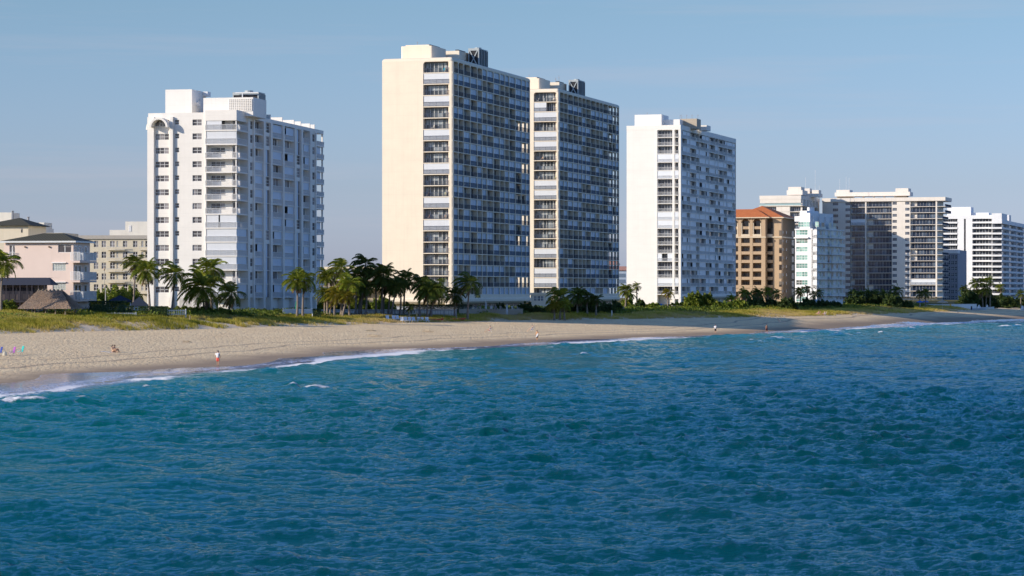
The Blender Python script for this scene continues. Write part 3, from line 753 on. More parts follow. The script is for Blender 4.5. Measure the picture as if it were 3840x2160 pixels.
def v_building():
    rnd = random.Random(4)
    cream = paint('pale_cream', (.84, .77, .68)); gl = glass('navy_glass', (.02, .03, .06), (.12, .16, .22), .2); wf = flat('grey_frame', (.5, .5, .5)); rl = flat('slate_railing', (.05, .08, .14)); sh = paint('pale_shutter', (.80, .83, .86))
    # right wing
    B = Bld('apartment_building', 'large cream block of two stepped wings with a long flat penthouse slab', 3527, 1190, 18, 4.6)
    PX = lambda x: 3240+x/2.683; PY = lambda y: 680+y/2.683
    X = lambda x, b=0: B.fx(PX(x), b); XL = lambda x: B.fx(2720+x/2.542)
    roof = B.z(PY(158)); top = B.z(PY(195)); W = XL(925); dep = 1.6; D = 20
    zk = [B.z(PY(250+60.8*k)) for k in range(16)]; fl = [(zk[0], top)]+[(zk[k], zk[k-1]) for k in range(1, 16)]; zb = zk[-1]
    M = dict(gl=gl, wf=wf, sh=sh, rl=rl, wall=cream); w = MB()
    w.box(W, -dep, dep, D, zb, top); w.box(W, -2, 3, D, 4, zb)
    a = lambda x0, x1, k, o=0: (x0, x1, k, o)
    dk = (.05, 0.24, .0, .97)
    cols = [a(W, XL(1025), 'solid'), (XL(1025), XL(1075), 'win', (.9, 2.2, 3, 2)), a(XL(1075), XL(1145), 'solid'), (XL(1145), XL(1190), 'win', (.9, 2.2, 3, 2)),
            (XL(1195), XL(1332), 'balc', dk), a(XL(1332), XL(1345), 'solid'), (XL(1346), X(280), 'balc', dk), a(X(280), X(287), 'solid'),
            (X(287), X(330), 'win', (.9, 2.2, 3, 2)), a(X(330), X(415), 'solid'), (X(415), X(458), 'win', (.9, 2.2, 3, 2)), a(X(458), X(466), 'solid'),
            (X(466), X(720), 'balc', dk), a(X(720), X(735), 'solid')]
    strips(B, 'f', cols, fl, w, dep, M, rnd, zlo=zb, zhi=top)
    for k, (z0, z1) in enumerate(fl):      # ocean side corner
        m = MB(); m.box(X(735), .9 if k > 1 else 2.2, 0, D, z0-.18, z0+.02); B.part('balcony', m, cream)
        if k < 15: B.add('railing', railing('o', 0, D, .7 if k > 1 else 2.0, z0, 1.05, .3), [rl])
    w.box(W-.05, 2.3, -.6, D+.1, top, roof)
    B.part('wall', w, cream)
    # penthouse slab on short posts
    b = 6; x0 = B.fx(3130, b); x1 = B.fx(3412, b); zt = B.z(PY(100), 0, b); zm = B.z(PY(140), 0, b)
    m = MB(); m.box(x0, x1, b, b+9, zm, zt); p0 = B.fx(3136, b); p1 = B.fx(3186, b); m.box(p0, p1, b+.02, b+8, zt, B.z(707.5, 0, b)); p2 = B.fx(3358, b); p3 = B.fx(3406, b); m.box(p2, p3, b+.02, b+8, zt, B.z(704, 0, b))
    B.part('penthouse_slab', m, cream)
    for i in range(7):
        xx = x0+3+(x1-x0-6)*i/6; m = MB(); m.box(xx, xx+.8, b+2, b+3, roof-.1, zm); B.part('post', m, cream)
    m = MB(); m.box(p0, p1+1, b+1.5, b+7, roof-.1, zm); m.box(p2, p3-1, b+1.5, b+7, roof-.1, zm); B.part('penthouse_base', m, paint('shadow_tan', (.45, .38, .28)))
    for px, h in ((3149, 5.5), (3173, 6.5), (3184, 6)): m = MB(); xx = B.fx(px, 10); m.tube([(xx, 10, zt), (xx, 10, zt+h+1)], .05, 5); B.part('antenna', m, flat('white_mast', (.8, .8, .8)))
    # left wing, coming forward
    th = B.th; bw = -38.0
    LX = lambda x: B.fx(2720+x/2.542, bw)
    wx0 = LX(325); wx1 = LX(722); ww = MB(); f1 = LX(372)
    ry = lambda y: B.z(650+y/2.542, 0, bw)
    ztp = ry(232); zr = ry(195)
    ww.box(wx0, wx1, bw, bw+8, ztp, zr); ww.box(f1, wx1-.2, bw+1.6, 6, 4, ztp)
    ww.box(wx0+.2, wx1-.1, bw+.1, bw+1.0, ry(268), ztp); ww.box(wx1-10, wx1, bw+7.9, 6, ztp, zr-.01)
    zsp = 2.8; z = ry(293)
    m = MB(); m.box(wx0, wx1+.8, bw-.5, 0, z-.3, z); B.part('balcony', m, cream); B.add('railing', railing('f', wx0, wx1, -bw+.35, z, 1.0, 1, panel=True), [flat('glass_balustrade', (.38, .52, .52), .2, .6)])
    k = 0
    while z > 8:
        z -= zsp; k += 1
        m = MB(); m.box(f1, wx1+.7, bw, 0, z-.18, z+.02); B.part('balcony', m, cream)
        ww.box(LX(485), LX(615), bw, bw+1.6, z-.18, z+zsp)
        for q0, q1 in ((390, 480), (620, 710)):
            B.add('window', window('f', LX(q0), LX(q1), z+.2, z+zsp-.6, -bw-1.55, 5, 1, .12), [gl, wf])
        B.add('railing', railing('o', bw, 0, wx1+.6, z, 1.0, .3), [rl])
        for i in range(5):
            y = bw+2+i*7.2
            if rnd.random() < .7:
                m = MB(); m.box(wx1-.2, wx1-.1, y, y+5, z+.1, z+2.3); B.add('sliding_door', m, [gl])
            else:
                m = MB(); m.box(wx1+.2, wx1+.26, y, y+6, z+.05, z+2.5); B.add('storm_shutter', m, [sh])
    B.part('wing_wall', ww, cream)
    for i in range(6): m = MB(); y = bw+i*7.2+.6; m.box(wx1-.3, wx1+.5, y, y+.35, 4, ztp); B.part('pillar', m, cream)
    m = MB(); bb = bw+9
    def q(x0, x1, y0, y1, b, d): m.box(B.fx(2720+x0/2.542, b), B.fx(2720+x1/2.542, b), b, b+d, B.z(650+y1/2.542, 0, b), B.z(650+y0/2.542, 0, b))
    q(585, 735, 145, 190, bb, 12); q(600, 722, 113, 147, bb+1, 8); q(735, 895, 178, 212, bb+14, 8); q(755, 805, 128, 180, bb+15, 5); q(825, 890, 145, 190, bb+15, 6); B.part('penthouse', m, cream)
    for px, yt in ((3021, 658), (3057, 630), (3072, 690)):
        m = MB(); xx = B.fx(px, bb+16); m.tube([(xx, bb+16, 50), (xx, bb+16, B.z(yt, 0, bb+16))], .06, 5); B.part('antenna', m, MATS['white_mast'])
    B.finish()
v_building()

def striped_building():
    rnd = random.Random(6)
    B = Bld('apartment_building', 'white block with long horizontal balcony stripes at the far right', 3721, 1310, 18, 4.6)
    wm = paint('white_stucco_far', (.86, .86, .86)); gl = glass('far_dark_glass', (.03, .035, .045), (.12, .13, .15), .3); wf = flat('grey_frame', (.5, .5, .5)); rl = flat('white_railing_far', (.72, .75, .78))
    dk = flat('recess_shade', (.06, .065, .075), .8)
    PX = lambda x: 3240+x/2.683; PY = lambda y: 680+y/2.683
    X = lambda x, b=0: B.fx(PX(x), b)
    roof = B.z(PY(340)); W = X(778); sp = 55.4/2.683
    zk = [B.z(PY(415)+sp*k) for k in range(14)]; top = B.z(PY(375))
    w = MB(); w.box(W, 0, 1.5, 25, 4, top); w.box(W, X(790), 0, 1.5, 4, top); w.box(X(942), X(1006), -.1, 1.5, 4, top); w.box(X(1024), X(1090), -.1, 1.5, 4, top); w.box(W-.05, 0, -.15, 25, top, roof)
    m = MB(); m.box(X(1006), X(1024), .6, 1.4, 4, top+.6); B.part('stair_slot', m, dk)
    for k, z in enumerate(zk):
        for a, b in ((X(790), X(940)), (X(1090), X(1285))):
            m = MB(); m.box(a, b, -.35, 1.5, z-.3, z+.02); m.box(a, b, -.35, -.25, z, z+.55); B.part('balcony', m, wm)
            mb = MB(); mb.box(a+.3, b-.2, 1.42, 1.47, z+.1, z+2.4, 0); n = 6
            for i in range(n+1): p = a+.3+(b-a-.5)*i/n; mb.box(p-.08, p+.08, 1.36, 1.45, z+.1, z+2.4, 1)
            B.add('sliding_door', mb, [gl, wf])
    # ocean wing, forward
    bw = -9.0; x0 = X(1288, bw); x1 = X(1388, bw); SY_ = lambda x: B.sy(PX(x), x1); ye = SY_(1790); ztop = B.z(PY(322), 0, bw); t2 = B.z(PY(425), 0, bw)
    w.box(x0, x1-1.6, bw+1.5, ye, 4, t2); w.box(x0-.05, x1, bw-.1, ye+1, t2, ztop-3.2); w.box(x0, x1-.1, bw, bw+22, ztop-3.3, ztop); w.box(x1-7, x1-.1, bw+30, bw+38, ztop-3.3, ztop)
    SY_ = lambda x: B.sy(PX(x), x1)
    ys = [bw+1.8, SY_(1460), SY_(1535), SY_(1600), SY_(1680), SY_(1790)]
    for k in range(15):
        z = t2-2.4-sp/F*1301*k
        m = MB(); m.box(x0-.8, x1, bw-.3, bw+1.5, z-.3, z+.02); m.box(x0-.8, x1, bw-.3, bw-.2, z, z+.6); m.box(x1-.12, x1, bw-.2, ye, z-.3, z+.7); B.part('balcony', m, wm)
        mb = MB(); mb.box(x0, x1-.4, bw+1.42, bw+1.47, z+.1, z+2.3); B.add('sliding_door', mb, [gl])
        for j in range(5):
            mb = MB(); mb.box(x1-1.58, x1-1.5, ys[j]+.8, ys[j+1]-.8, z+.1, z+2.2); B.add('sliding_door', mb, [gl])
    for y in ys[1:]: m = MB(); m.box(x1-1.6, x1+.15, y-.4, y+.4, 4, t2); B.part('pillar', m, wm)
    B.part('wall', w, wm)
    b = 6; m = MB(); m.box(X(838, b), X(1075, b), b, b+10, roof-.3, B.z(PY(255), 0, b)); m.box(X(1075, b), X(1250, b), b+2, b+9, roof-.3, B.z(PY(313), 0, b)); B.part('penthouse', m, wm)
    B.finish()
striped_building()

def simple_block(name, label, px, Y0, theta, lpx, D, ytop, sp, fcols, scols, mat, glm, parapet=.8, ocean=True, recess=.25, n=8, wz=(.9, 2.2), mats=None):
    B = Bld(name, label, px, Y0, theta); roof = B.z(ytop); W = B.fx(lpx)
    w = MB(); w.box(W, -recess-.02, recess+.02, D, 3.5, roof)
    wf = flat('white_frame', (.82, .82, .8), .4); gl = glm
    k = 0; z = roof-parapet-sp
    xs = sorted([(B.fx(a), B.fx(b)) for a, b in fcols]); prev = W
    for a, b in xs: w.box(prev, a, 0, recess+.02, 3.5, roof); prev = b
    w.box(prev, 0, 0, recess+.02, 3.5, roof)
    while z > 4 and k < n:
        for a, b in xs:
            w.box(a, b, 0, recess+.02, z, z+wz[0]); w.box(a, b, 0, recess+.02, z+wz[1], z+sp)
            B.add('window', window('f', a, b, z+wz[0], z+wz[1], -.12, 2, 2, .1), [gl, wf])
        for a, b in scols:
            s0 = B.sy(a); s1 = B.sy(b); B.add('window', window('o', s0, s1, z+.4, z+2.3, .06, 2, 1, .12), [gl, wf])
        z -= sp; k += 1
    for a, b in xs: w.box(a, b, 0, recess+.02, z+sp-.001, 3.5) if z+sp > 3.5 else None; w.box(a, b, 0, recess+.02, z+sp*n+sp if False else roof-parapet, roof)
    if ocean: w.box(-recess-.03, 0, recess+.02, D, 3.5, roof)
    B.part('wall', w, mat); return B

shade_blue = paint('shaded_blue_render', (.30, .32, .38)); navy = MATS['navy_glass']  # shade on this block is painted in as a dark blue render
B = simple_block('apartment_building', 'shaded grey block squeezed between the cream block and the striped one', 3592, 1235, 18, 3530, 30, 937, 2.8, [(3536, 3548), (3552, 3563), (3567, 3577), (3580, 3589)], [], shade_blue, navy, parapet=2, n=16, wz=(.5, 2.3)); B.finish()
m = MB(); m.box(B.fx(3530)-.1, .15, -.15, 6, B.z(950), B.z(937)+.1); B.part('cornice', m, MATS['white_stucco_far'])

# low buildings between and behind
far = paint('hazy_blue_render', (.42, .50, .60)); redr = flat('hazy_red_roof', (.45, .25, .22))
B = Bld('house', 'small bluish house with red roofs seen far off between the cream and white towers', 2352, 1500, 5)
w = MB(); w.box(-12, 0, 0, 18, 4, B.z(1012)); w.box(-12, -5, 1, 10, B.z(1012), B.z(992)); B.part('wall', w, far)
for i, yy in enumerate((1040, 1062, 1085)):
    g = MB(); g.box(-5, -1, -.1, .1, B.z(yy), B.z(yy-14)); B.part('window', g, flat('hazy_glass', (.16, .22, .30)))
r_ = MB(); zz = B.z(1014); r_.prism([(-13, zz), (1, zz), (-1, zz+2.4), (-10, zz+2.4)], 'y', -.8, 18); zz = B.z(992); r_.prism([(-13, zz), (-4.4, zz), (-6, zz+2.2), (-12, zz+2.2)], 'y', .5, 11); B.part('roof', r_, redr); B.finish()

cream2 = paint('warm_cream', (.74, .66, .50)); gl0 = MATS['warm_glass']
B = simple_block('apartment_building', 'long cream condominium behind the pink house, five storeys with square windows', 600, 671, 3, 285, 22, 883, 2.85,
    [(352, 369), (381, 398), (413, 431), (437, 443), (461, 478), (499, 516), (530, 538), (545, 560)], [], cream2, gl0, parapet=.9, n=5, wz=(.7, 2.35))
wmc = flat('white_railing', (.8, .8, .8))
for k in range(5):
    z = B.z(883)-.9-2.85*(k+1)
    for a, b in ((405, 470), (525, 575)):
        m = MB(); m.box(B.fx(a), B.fx(b), -1.0, 0, z-.15, z); bl = B.part('balcony', m, cream2); railing('f', B.fx(a), B.fx(b), .95, z, .9, .3, .05).build('railing', [flat('dull_railing', (.6, .6, .58))], bl)
m = MB(); m.box(B.fx(285)-.1, .1, -.4, 22, B.z(896), B.z(883)+.05); B.part('cornice', m, paint('grey_fascia', (.5, .46, .40)))
for a, b, yt in ((411, 472, 862), (470, 600, 830.5)):
    m = MB(); m.box(B.fx(a, 8), B.fx(b, 8)-.01, 8, 15, B.z(884, 0, 8), B.z(yt, 0, 8)); o = B.part('rooftop_block', m, paint('pale_roof_block', (.80, .76, .66)))
    if b == 600:
        d = MB(); d.box(B.fx(483, 8), B.fx(492, 8), 7.9, 8, B.z(868, 0, 8), B.z(845, 0, 8)); d.build('door', [wmc], o)
B.finish()

# pale building behind the pink house at the left edge
B = Bld('apartment_building', 'pale yellow building with a dark pyramid roof at the left edge, behind the pink house', 106, 560, 10)
py = paint('pale_yellow', (.72, .64, .50)); metal = NT('standing_seam_roof'); p = metal.pos()
wv = metal.n('ShaderNodeTexWave', wave_type='BANDS', bands_direction='X'); wv.inputs['Scale'].default_value = 1.1; metal.l(p, wv.inputs['Vector'])
metal.set(metal.mix(metal.ramp(wv.outputs['Fac'], [(.75, 0), (.9, 1)]), (.10, .095, .07), (.02, .025, .02)), .75, None, .15); metal = metal.m
w = MB(); W = B.fx(-60); w.box(W, 0, 0, 11, 4, B.z(846)); B.part('wall', w, py)
zz = B.z(846); cx = B.fx(40); rr = MB(); x0, x1, y0, y1 = W-1, 1, -1, 12
rr.poly([(x0, y0, zz), (x1, y0, zz), (cx, 5.5, B.z(816, 0, 5))]); rr.poly([(x1, y0, zz), (x1, y1, zz), (cx, 5.5, B.z(816, 0, 5))]); rr.poly([(x1, y1, zz), (x0, y1, zz), (cx, 5.5, B.z(816, 0, 5))]); rr.poly([(x0, y1, zz), (x0, y0, zz), (cx, 5.5, B.z(816, 0, 5))]); B.part('roof', rr, metal)
m = MB(); m.box(B.fx(79), B.fx(84), -.06, .05, B.z(872), B.z(857)); B.part('window', m, gl0)
B.finish()
B = Bld('apartment_building', 'cream building showing only flat rooftop blocks and vent pipes above the pink house', 235, 620, 6)
w = MB(); w.box(B.fx(-80), 0, 0, 14, 4, B.z(873)); B.part('wall', w, py)
for a, b, yt, bb in ((-60, 42, 796, 5), (98, 165, 834, 5), (106, 171, 856, 2)):
    m = MB(); m.box(B.fx(a, bb), B.fx(b, bb), bb, bb+7, B.z(880, 0, bb), B.z(yt, 0, bb)); B.part('rooftop_block', m, MATS['pale_roof_block'])
for px, yt in ((47, 790), (106, 813), (78, 818)):
    m = MB(); xx = B.fx(px, 4); m.tube([(xx, 4, B.z(880)), (xx, 4, B.z(yt))], .28 if px != 78 else .5, 8); m.tube([(xx, 4, B.z(yt)), (xx, 4, B.z(yt-2))], .45, 8); B.part('vent_pipe', m, flat('grey_vent', (.35, .36, .38)))
B.finish()

# pink house
def pink():
    B = Bld('pink_house', 'pink stucco house with a dark green metal hip roof and stacked side balconies', 275, 452, 11.8)
    pk = paint('pink_stucco', (.78, .63, .54), .8, .05, .05); gl = gl0; wf = flat('white_frame', (.82, .82, .8)); teal = flat('green_fascia', (.45, .56, .50))
    Q = lambda x: x/2.683; PY = lambda y: 700+y/2.683
    X = lambda x, b=0: B.fx(Q(x), b)
    D = B.sy(Q(905)); W = X(40); ev = B.z(PY(545)); w = MB()
    r = .3; w.box(W, -r, r, D-.3, 3.8, ev)
    holes = [(95, 152, 590, 712), (585, 718, 580, 662), (530, 662, 770, 845), (530, 662, 965, 1040)]
    w.box(W, X(95), 0, r, 3.8, ev); w.box(X(152), X(530), 0, r, 3.8, ev); w.box(X(95), X(152), 0, r, B.z(PY(590)), ev); w.box(X(95), X(152), 0, r, 3.8, B.z(PY(712)))
    w.box(X(530), X(585), 0, r, B.z(PY(770)), ev); w.box(X(585), X(662), 0, r, B.z(PY(580)), ev); w.box(X(662), X(718), 0, r, B.z(PY(580)), ev); w.box(X(718), 0, 0, r, 3.8, ev)
    w.box(X(585), X(662), 0, r, B.z(PY(770)), B.z(PY(662))); w.box(X(662), X(718), 0, r, 3.8, B.z(PY(662)))
    w.box(X(530), X(662), 0, r, B.z(PY(965)), B.z(PY(845))); w.box(X(530), X(662), 0, r, 3.8, B.z(PY(1040)))
    w.box(-r, 0, r, D, 3.8, ev); B.part('wall', w, pk)
    B.part('window', window('f', X(95), X(152), B.z(PY(712)), B.z(PY(590)), -.12, 2, 1, .14), [gl, wf])
    B.part('window', window('f', X(585), X(718), B.z(PY(662)), B.z(PY(580)), -.12, 2, 1, .12), [gl, wf])
    blk = flat('glass_block', (.50, .55, .48), .3)
    for y0, y1 in ((770, 845), (965, 1040)):
        m = window('f', X(530), X(662), B.z(PY(y1)), B.z(PY(y0)), -.1, 8, 5, .05); m.box(X(525), X(667), -.3, .02, B.z(PY(y0)), B.z(PY(y0-9)), 1); B.part('glass_block_window', m, [blk, wf])
    m = MB(); m.box(X(100), X(155), -.5, 0, B.z(PY(716)), B.z(PY(712))); bl = B.part('balcony', m, pk); railing('f', X(100), X(155), .45, B.z(PY(712)), 1.0, .25, .04).build('railing', [wf], bl)
    # hip roof
    x0 = X(10); x1 = .7; y0 = -.7; y1 = D+.6; h = B.z(PY(468), 0, 5)-ev; m = MB(); ins = (y1-y0)/2
    ra = (x0+6.4, (y0+y1)/2, ev+h); rb = (X(655, 5), (y0+y1)/2, ev+h)
    c = [(x0, y0, ev), (x1, y0, ev), (x1, y1, ev), (x0, y1, ev)]
    m.poly([c[0], c[1], rb, ra]); m.poly([c[1], c[2], rb]); m.poly([c[2], c[3], ra, rb]); m.poly([c[3], c[0], ra]); B.part('roof', m, metal)
    m = MB(); m.box(x0, x1+.05, y0-.08, y0+.1, ev-.3, ev-.005); m.box(x1-.1, x1+.08, y0+.1, y1, ev-.3, ev-.005); B.part('gutter', m, flat('white_gutter', (.75, .76, .74)))
    # side balconies
    for y in (745, 942, 1135):
        z = B.z(PY(y)); e = 1.5
        m = MB(); m.box(-.0, e, .5, D-.6, z-.35, z); m.box(X(725), 0.0, -.7, .5, z-.3, z); m.box(0, e, -.7, .5, z-.36, z-.01) ; bl = B.part('balcony', m, pk)
        rm = railing('f', X(725), e, .62, z, 1.55, .13, .045, .05); rm.add(railing('o', -.6, D-.6, e-.05, z, 1.5, .13, .045, .05)); rm.build('railing', [wf], bl)
        for px in (762, 798, 857):
            s = B.sy(Q(px)); g = MB(); g.box(0, .06, s-.55, s+.55, z+.05, z+2.5, 0); g.box(0, .1, s-.7, s-.55, z, z+2.6, 1); g.box(0, .1, s+.55, s+.7, z, z+2.6, 1); g.box(0, .1, s-.7, s+.7, z+2.5, z+2.65, 1); B.part('french_door', g, [gl, wf])
    for px in (255, 497):
        m = MB(); xx = X(px); m.tube([(xx, 0, B.z(PY(605))), (xx, -.25, B.z(PY(605)))], .16, 8); B.part('wall_lamp', m, flat('bronze_lamp', (.25, .17, .12)))
    B.finish()
pink()

# dark motel with mansard roof
def motel():
    B = Bld('beach_house', 'dark two storey lodge with a black shingle canopy roof and balcony', 190, 439, 6)
    dk = paint('dark_stain_wood', (.045, .04, .05)); wl = paint('dim_plaster', (.22, .17, .16)); sh = flat('black_shingle', (.05, .055, .075), .7); cream = flat('cream_post', (.5, .42, .36))
    PY = lambda y: 700+y/2.683; X = lambda x: B.fx(x/2.683)
    W = B.fx(-120); m = MB(); m.box(W, X(325), 2.2, 9, 4, B.z(PY(990), 0, 2)); B.part('wall', m, wl)
    x1 = X(510); zt = B.z(PY(915), 0, 2); zb = B.z(PY(990))
    m = MB(); m.poly([(W, 0, zb), (x1, 0, zb), (x1-.9, 2.4, zt), (W, 2.4, zt)]); m.poly([(x1, 0, zb), (x1, 5, zb), (x1-.9, 2.8, zt), (x1-.9, 2.4, zt)]); m.poly([(W, 2.4, zt), (x1-.9, 2.4, zt), (x1-.9, 9, zt), (W, 9, zt)])
    m.poly([(W, 0, zb), (W, 9, zb), (x1, 9, zb), (x1, 0, zb)]); B.part('roof', m, sh)
    zf = B.z(PY(1150)); m = MB(); m.box(W, X(330), 0, 2.2, zf-.25, zf); B.part('balcony', m, dk)
    railing('f', W, X(330), -.08, zf, 1.7, .22, .12, .05).build('railing', [dk], B.root)
    for x in (-30, 60, 130, 200, 270, 320, 385, 445):
        p = MB(); p.box(X(x)-.07, X(x)+.07, .05, .2, 4.4, zb) ; B.part('post', p, dk)
    for x in (30, 90, 160, 215, 285):
        d = MB(); d.box(X(x)-.4, X(x)+.4, 2.1, 2.18, zf, zf+2.3); d.box(X(x)-.4, X(x)+.4, 2.1, 2.18, 4.6, 6.6); B.part('door', d, dk)
    B.finish()
motel()

# low building behind the palm row
B = Bld('low_building', 'low cream building of flat canopies behind the palm row', 1500, 700, 10)
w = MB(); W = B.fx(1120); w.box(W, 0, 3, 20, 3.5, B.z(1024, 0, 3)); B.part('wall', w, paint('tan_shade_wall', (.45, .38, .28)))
for y0, y1, x0, x1, o in ((1000, 1010, 1155, 1500, -1), (1018, 1029, 1155, 1235, -2), (1038, 1051, 1235, 1450, 0), (1075, 1082, 1200, 1500, -1)):
    m = MB(); m.box(B.fx(x0), B.fx(x1), o, 6, B.z(y1), B.z(y0)); B.part('canopy', m, cream2 if y0 != 1038 else wmc)
for i in range(9):
    m = MB(); xx = B.fx(1190+i*32); m.box(xx, xx+1.3, 2.9, 3.0, B.z(1072, 0, 3), B.z(1056, 0, 3)); B.part('window', m, gl0)
B.finish()
B = Bld('entrance_pavilion', 'small cream porch with windows at the foot of the second cream tower', 2047, 650, 14)
W = B.fx(1990); m = MB(); m.box(W, 0, 0, 6, 3.8, B.z(1100)); m.box(W-.3, .3, -.3, 6.3, B.z(1106), B.z(1098)); B.part('wall', m, MATS['cream_render'])
for a, b in ((2003, 2012), (2016, 2026), (2029, 2038)):
    B.part('window', window('f', B.fx(a), B.fx(b), B.z(1128), B.z(1110), .05, 2, 2, .1), [gl0, wmc])
B.finish()
WATER_A = (.0, .050, .086); WATER_B = (.0, .082, .104); WATER_NEAR = (.0, .18, .16)
# ---------------------------------------------------------------- terrain sheets
def grid_terrain():
    Ys = np.concatenate([np.linspace(-150, 200, 60), np.arange(203, 820, 1.6), np.geomspace(822, 9000, 120)])
    offs = np.concatenate([np.linspace(-60, -4, 20), np.linspace(-3, 0, 6)])                     # metres seaward of the waterline (negative)
    nb = 60; e = np.concatenate([np.linspace(0, 70, 110)[1:], np.geomspace(72, 3000, 30)])
    xs = shore(Ys); xt = toe(Ys); rows = []
    for x0, x1 in zip(xs, xt):
        rows.append(np.concatenate([x0-offs, x0+(x1-x0)*np.linspace(0, 1, nb+1)[1:], x1-e]))
    X = np.array(rows); Y = np.repeat(Ys[:, None], X.shape[1], 1); Z = height(X, Y)
    nr, nc = X.shape; ib = len(offs)+nb
    idx = np.arange(nr*nc).reshape(nr, nc); V = np.stack([X, Y, Z], -1).reshape(-1, 3)
    def quads(c0, c1): a = idx[:-1, c0:c1-1]; return np.stack([a, idx[:-1, c0+1:c1], idx[1:, c0+1:c1], idx[1:, c0:c1-1]], -1).reshape(-1, 4)
    return V, quads(0, ib), quads(ib-1, nc), (xs[:, None]-X).ravel()*.93, (xt[:, None]-X).ravel()*.93
V, Qb, Qg, dsh, edn = grid_terrain()
def compact(V, Q, *arrs):
    u, inv = np.unique(Q, return_inverse=True); return V[u], inv.reshape(Q.shape), [a[u] for a in arrs]

# sand
q = NT('beach_sand'); p = q.pos(); d = q.attr('shore')
big = q.noise(p, .05, 5, .6); med = q.noise(q.mapped(p, (1, .45, 1), (0, 0, -.3)), .35, 5, .65); fp = q.noise(q.mapped(p, (1, .5, 1)), 2.1, 3, .6); fine = q.noise(p, 5, 3)
vo = q.n('ShaderNodeTexVoronoi', feature='SMOOTH_F1'); vo.inputs['Scale'].default_value = 1.3; vo.inputs['Smoothness'].default_value = .6; q.l(p, vo.inputs['Vector'])
dry = q.mix(q.ramp(med, [(.3, 0), (.7, 1)]), (.82, .60, .34), (.96, .74, .44))
dry = q.mix(q.math('MULTIPLY', q.ramp(fp, [(.36, 1), (.5, 0)]), .40), dry, (.50, .34, .20))
# wheel tracks running along the shore
tr = q.math('ABSOLUTE', q.math('SUBTRACT', q.math('ADD', d, q.math('MULTIPLY', q.noise(p, .03, 2), 5)), 17.5)); tr2 = q.math('ABSOLUTE', q.math('SUBTRACT', q.math('ADD', d, q.math('MULTIPLY', q.noise(p, .025, 2), 9)), 25))
t_ = q.math('MAXIMUM', q.ramp(tr, [(.1, 1), (.6, 0)]), q.ramp(tr2, [(.1, .9), (.5, 0)]))
dry = q.mix(q.math('MULTIPLY', t_, .75), dry, (.36, .25, .17))
wet = q.math('ADD', d, q.math('MULTIPLY', q.math('SUBTRACT', q.noise(p, .12, 4), .5), 5))
wm_ = q.ramp(q.math('DIVIDE', wet, 18), [(.36, 1), (.72, 0)]); sheen = q.ramp(q.math('DIVIDE', wet, 8), [(.06, 1), (.2, 0)])
c = q.mix(wm_, dry, (.38, .27, .17)); c = q.mix(sheen, c, (.22, .17, .14))
ro = q.math('SUBTRACT', .9, q.math('MULTIPLY', sheen, .72))
keep = q.math('SUBTRACT', 1, wm_)
hgt = q.math('MULTIPLY', q.math('ADD', q.math('MULTIPLY', q.ramp(fp, [(.32, 0), (.56, 1)]), .9), q.math('ADD', q.math('MULTIPLY', vo.outputs['Distance'], .7), q.math('MULTIPLY', med, .5))), keep)
nm = q.bump(hgt, .6, .14)
sand = q.set(c, ro, nm, .35)
Vb, Q_, (a_,) = compact(V, Qb, dsh); me = npmesh('sandy_beach', Vb, Q_, sand, True); fattr(me, 'shore', a_)
o = bpy.data.objects.new('sandy_beach', me); COL.objects.link(o); tag(o, None, None, kind='structure')

q = NT('dune_ground'); p = q.pos(); e_ = q.attr('inland')
n1 = q.noise(p, .14, 5, .65); n2 = q.noise(p, 1.3, 4, .7)
sandc = q.mix(n2, (.74, .57, .39), (.92, .74, .52))
gr = q.mix(n2, (.09, .085, .03), (.22, .19, .07))
msk = q.ramp(q.math('ADD', q.math('MULTIPLY', q.math('DIVIDE', e_, 16), .55), q.math('SUBTRACT', n1, .35)), [(.30, 0), (.42, 1)])
soil = q.mix(q.ramp(e_, [(.0, 0), (1, 1)]), sandc, gr)
gm = q.set(q.mix(msk, sandc, gr), .95, q.bump(n2, .6, .2), .1)
Vg, Q_, (a_,) = compact(V, Qg, edn); me = npmesh('ground', Vg, Q_, gm, True); fattr(me, 'inland', a_)
o = bpy.data.objects.new('ground', me); COL.objects.link(o); tag(o, None, None, kind='structure')

# ---------------------------------------------------------------- sea
def wash_line(Y):     # how far the swash runs over the sand
    return 0
FOAM = [  # photo px, py, length (m along the crest), width (m), strength : breaking crests
    (60, 1514, 6, 1.5, 1.0), (1185, 1470, 3.2, 1.4, 1.0), (1105, 1452, 1.0, .7, .9), (545, 1459, .9, .5, .8), (2187, 1331, 1.3, 1.0, 1.0), (2062, 1310, 1.5, .7, .7), (2912, 1279, 3.2, 1.8, 1.0), (2853, 1285, 1.0, 1, .9), (2820, 1278, 1.2, 1, .7), (2130, 1295, 3, 1, .6),
    (3160, 1262, 5, 1.2, .9), (3130, 1247, 5, 2.5, 1.0), (3190, 1241, 4, 2.5, .95), (3220, 1255, 1.4, 1, .7), (3300, 1251, 1.2, 1, .9), (3420, 1237, 1.6, 1.6, 1.0), (3765, 1227, 4.6, 2, 1.0), (3820, 1225, 2.2, 2, .9), (3485, 1219, 4.2, 1.8, .9), (2000, 1398, 1.8, .6, .5), (3552, 1243, 1, .8, .7), (2772, 1325, 1, .5, .7), (3170, 1338, .8, .5, .8), (3500, 1308, 1, .5, .6), (300, 1497, 1.6, .5, .6), (180, 1533, 3, .5, .45), (1030, 1397, 2, .9, .7), (1500, 1405, 1.2, .5, .5), (900, 1500, 1.5, .4, .45)]
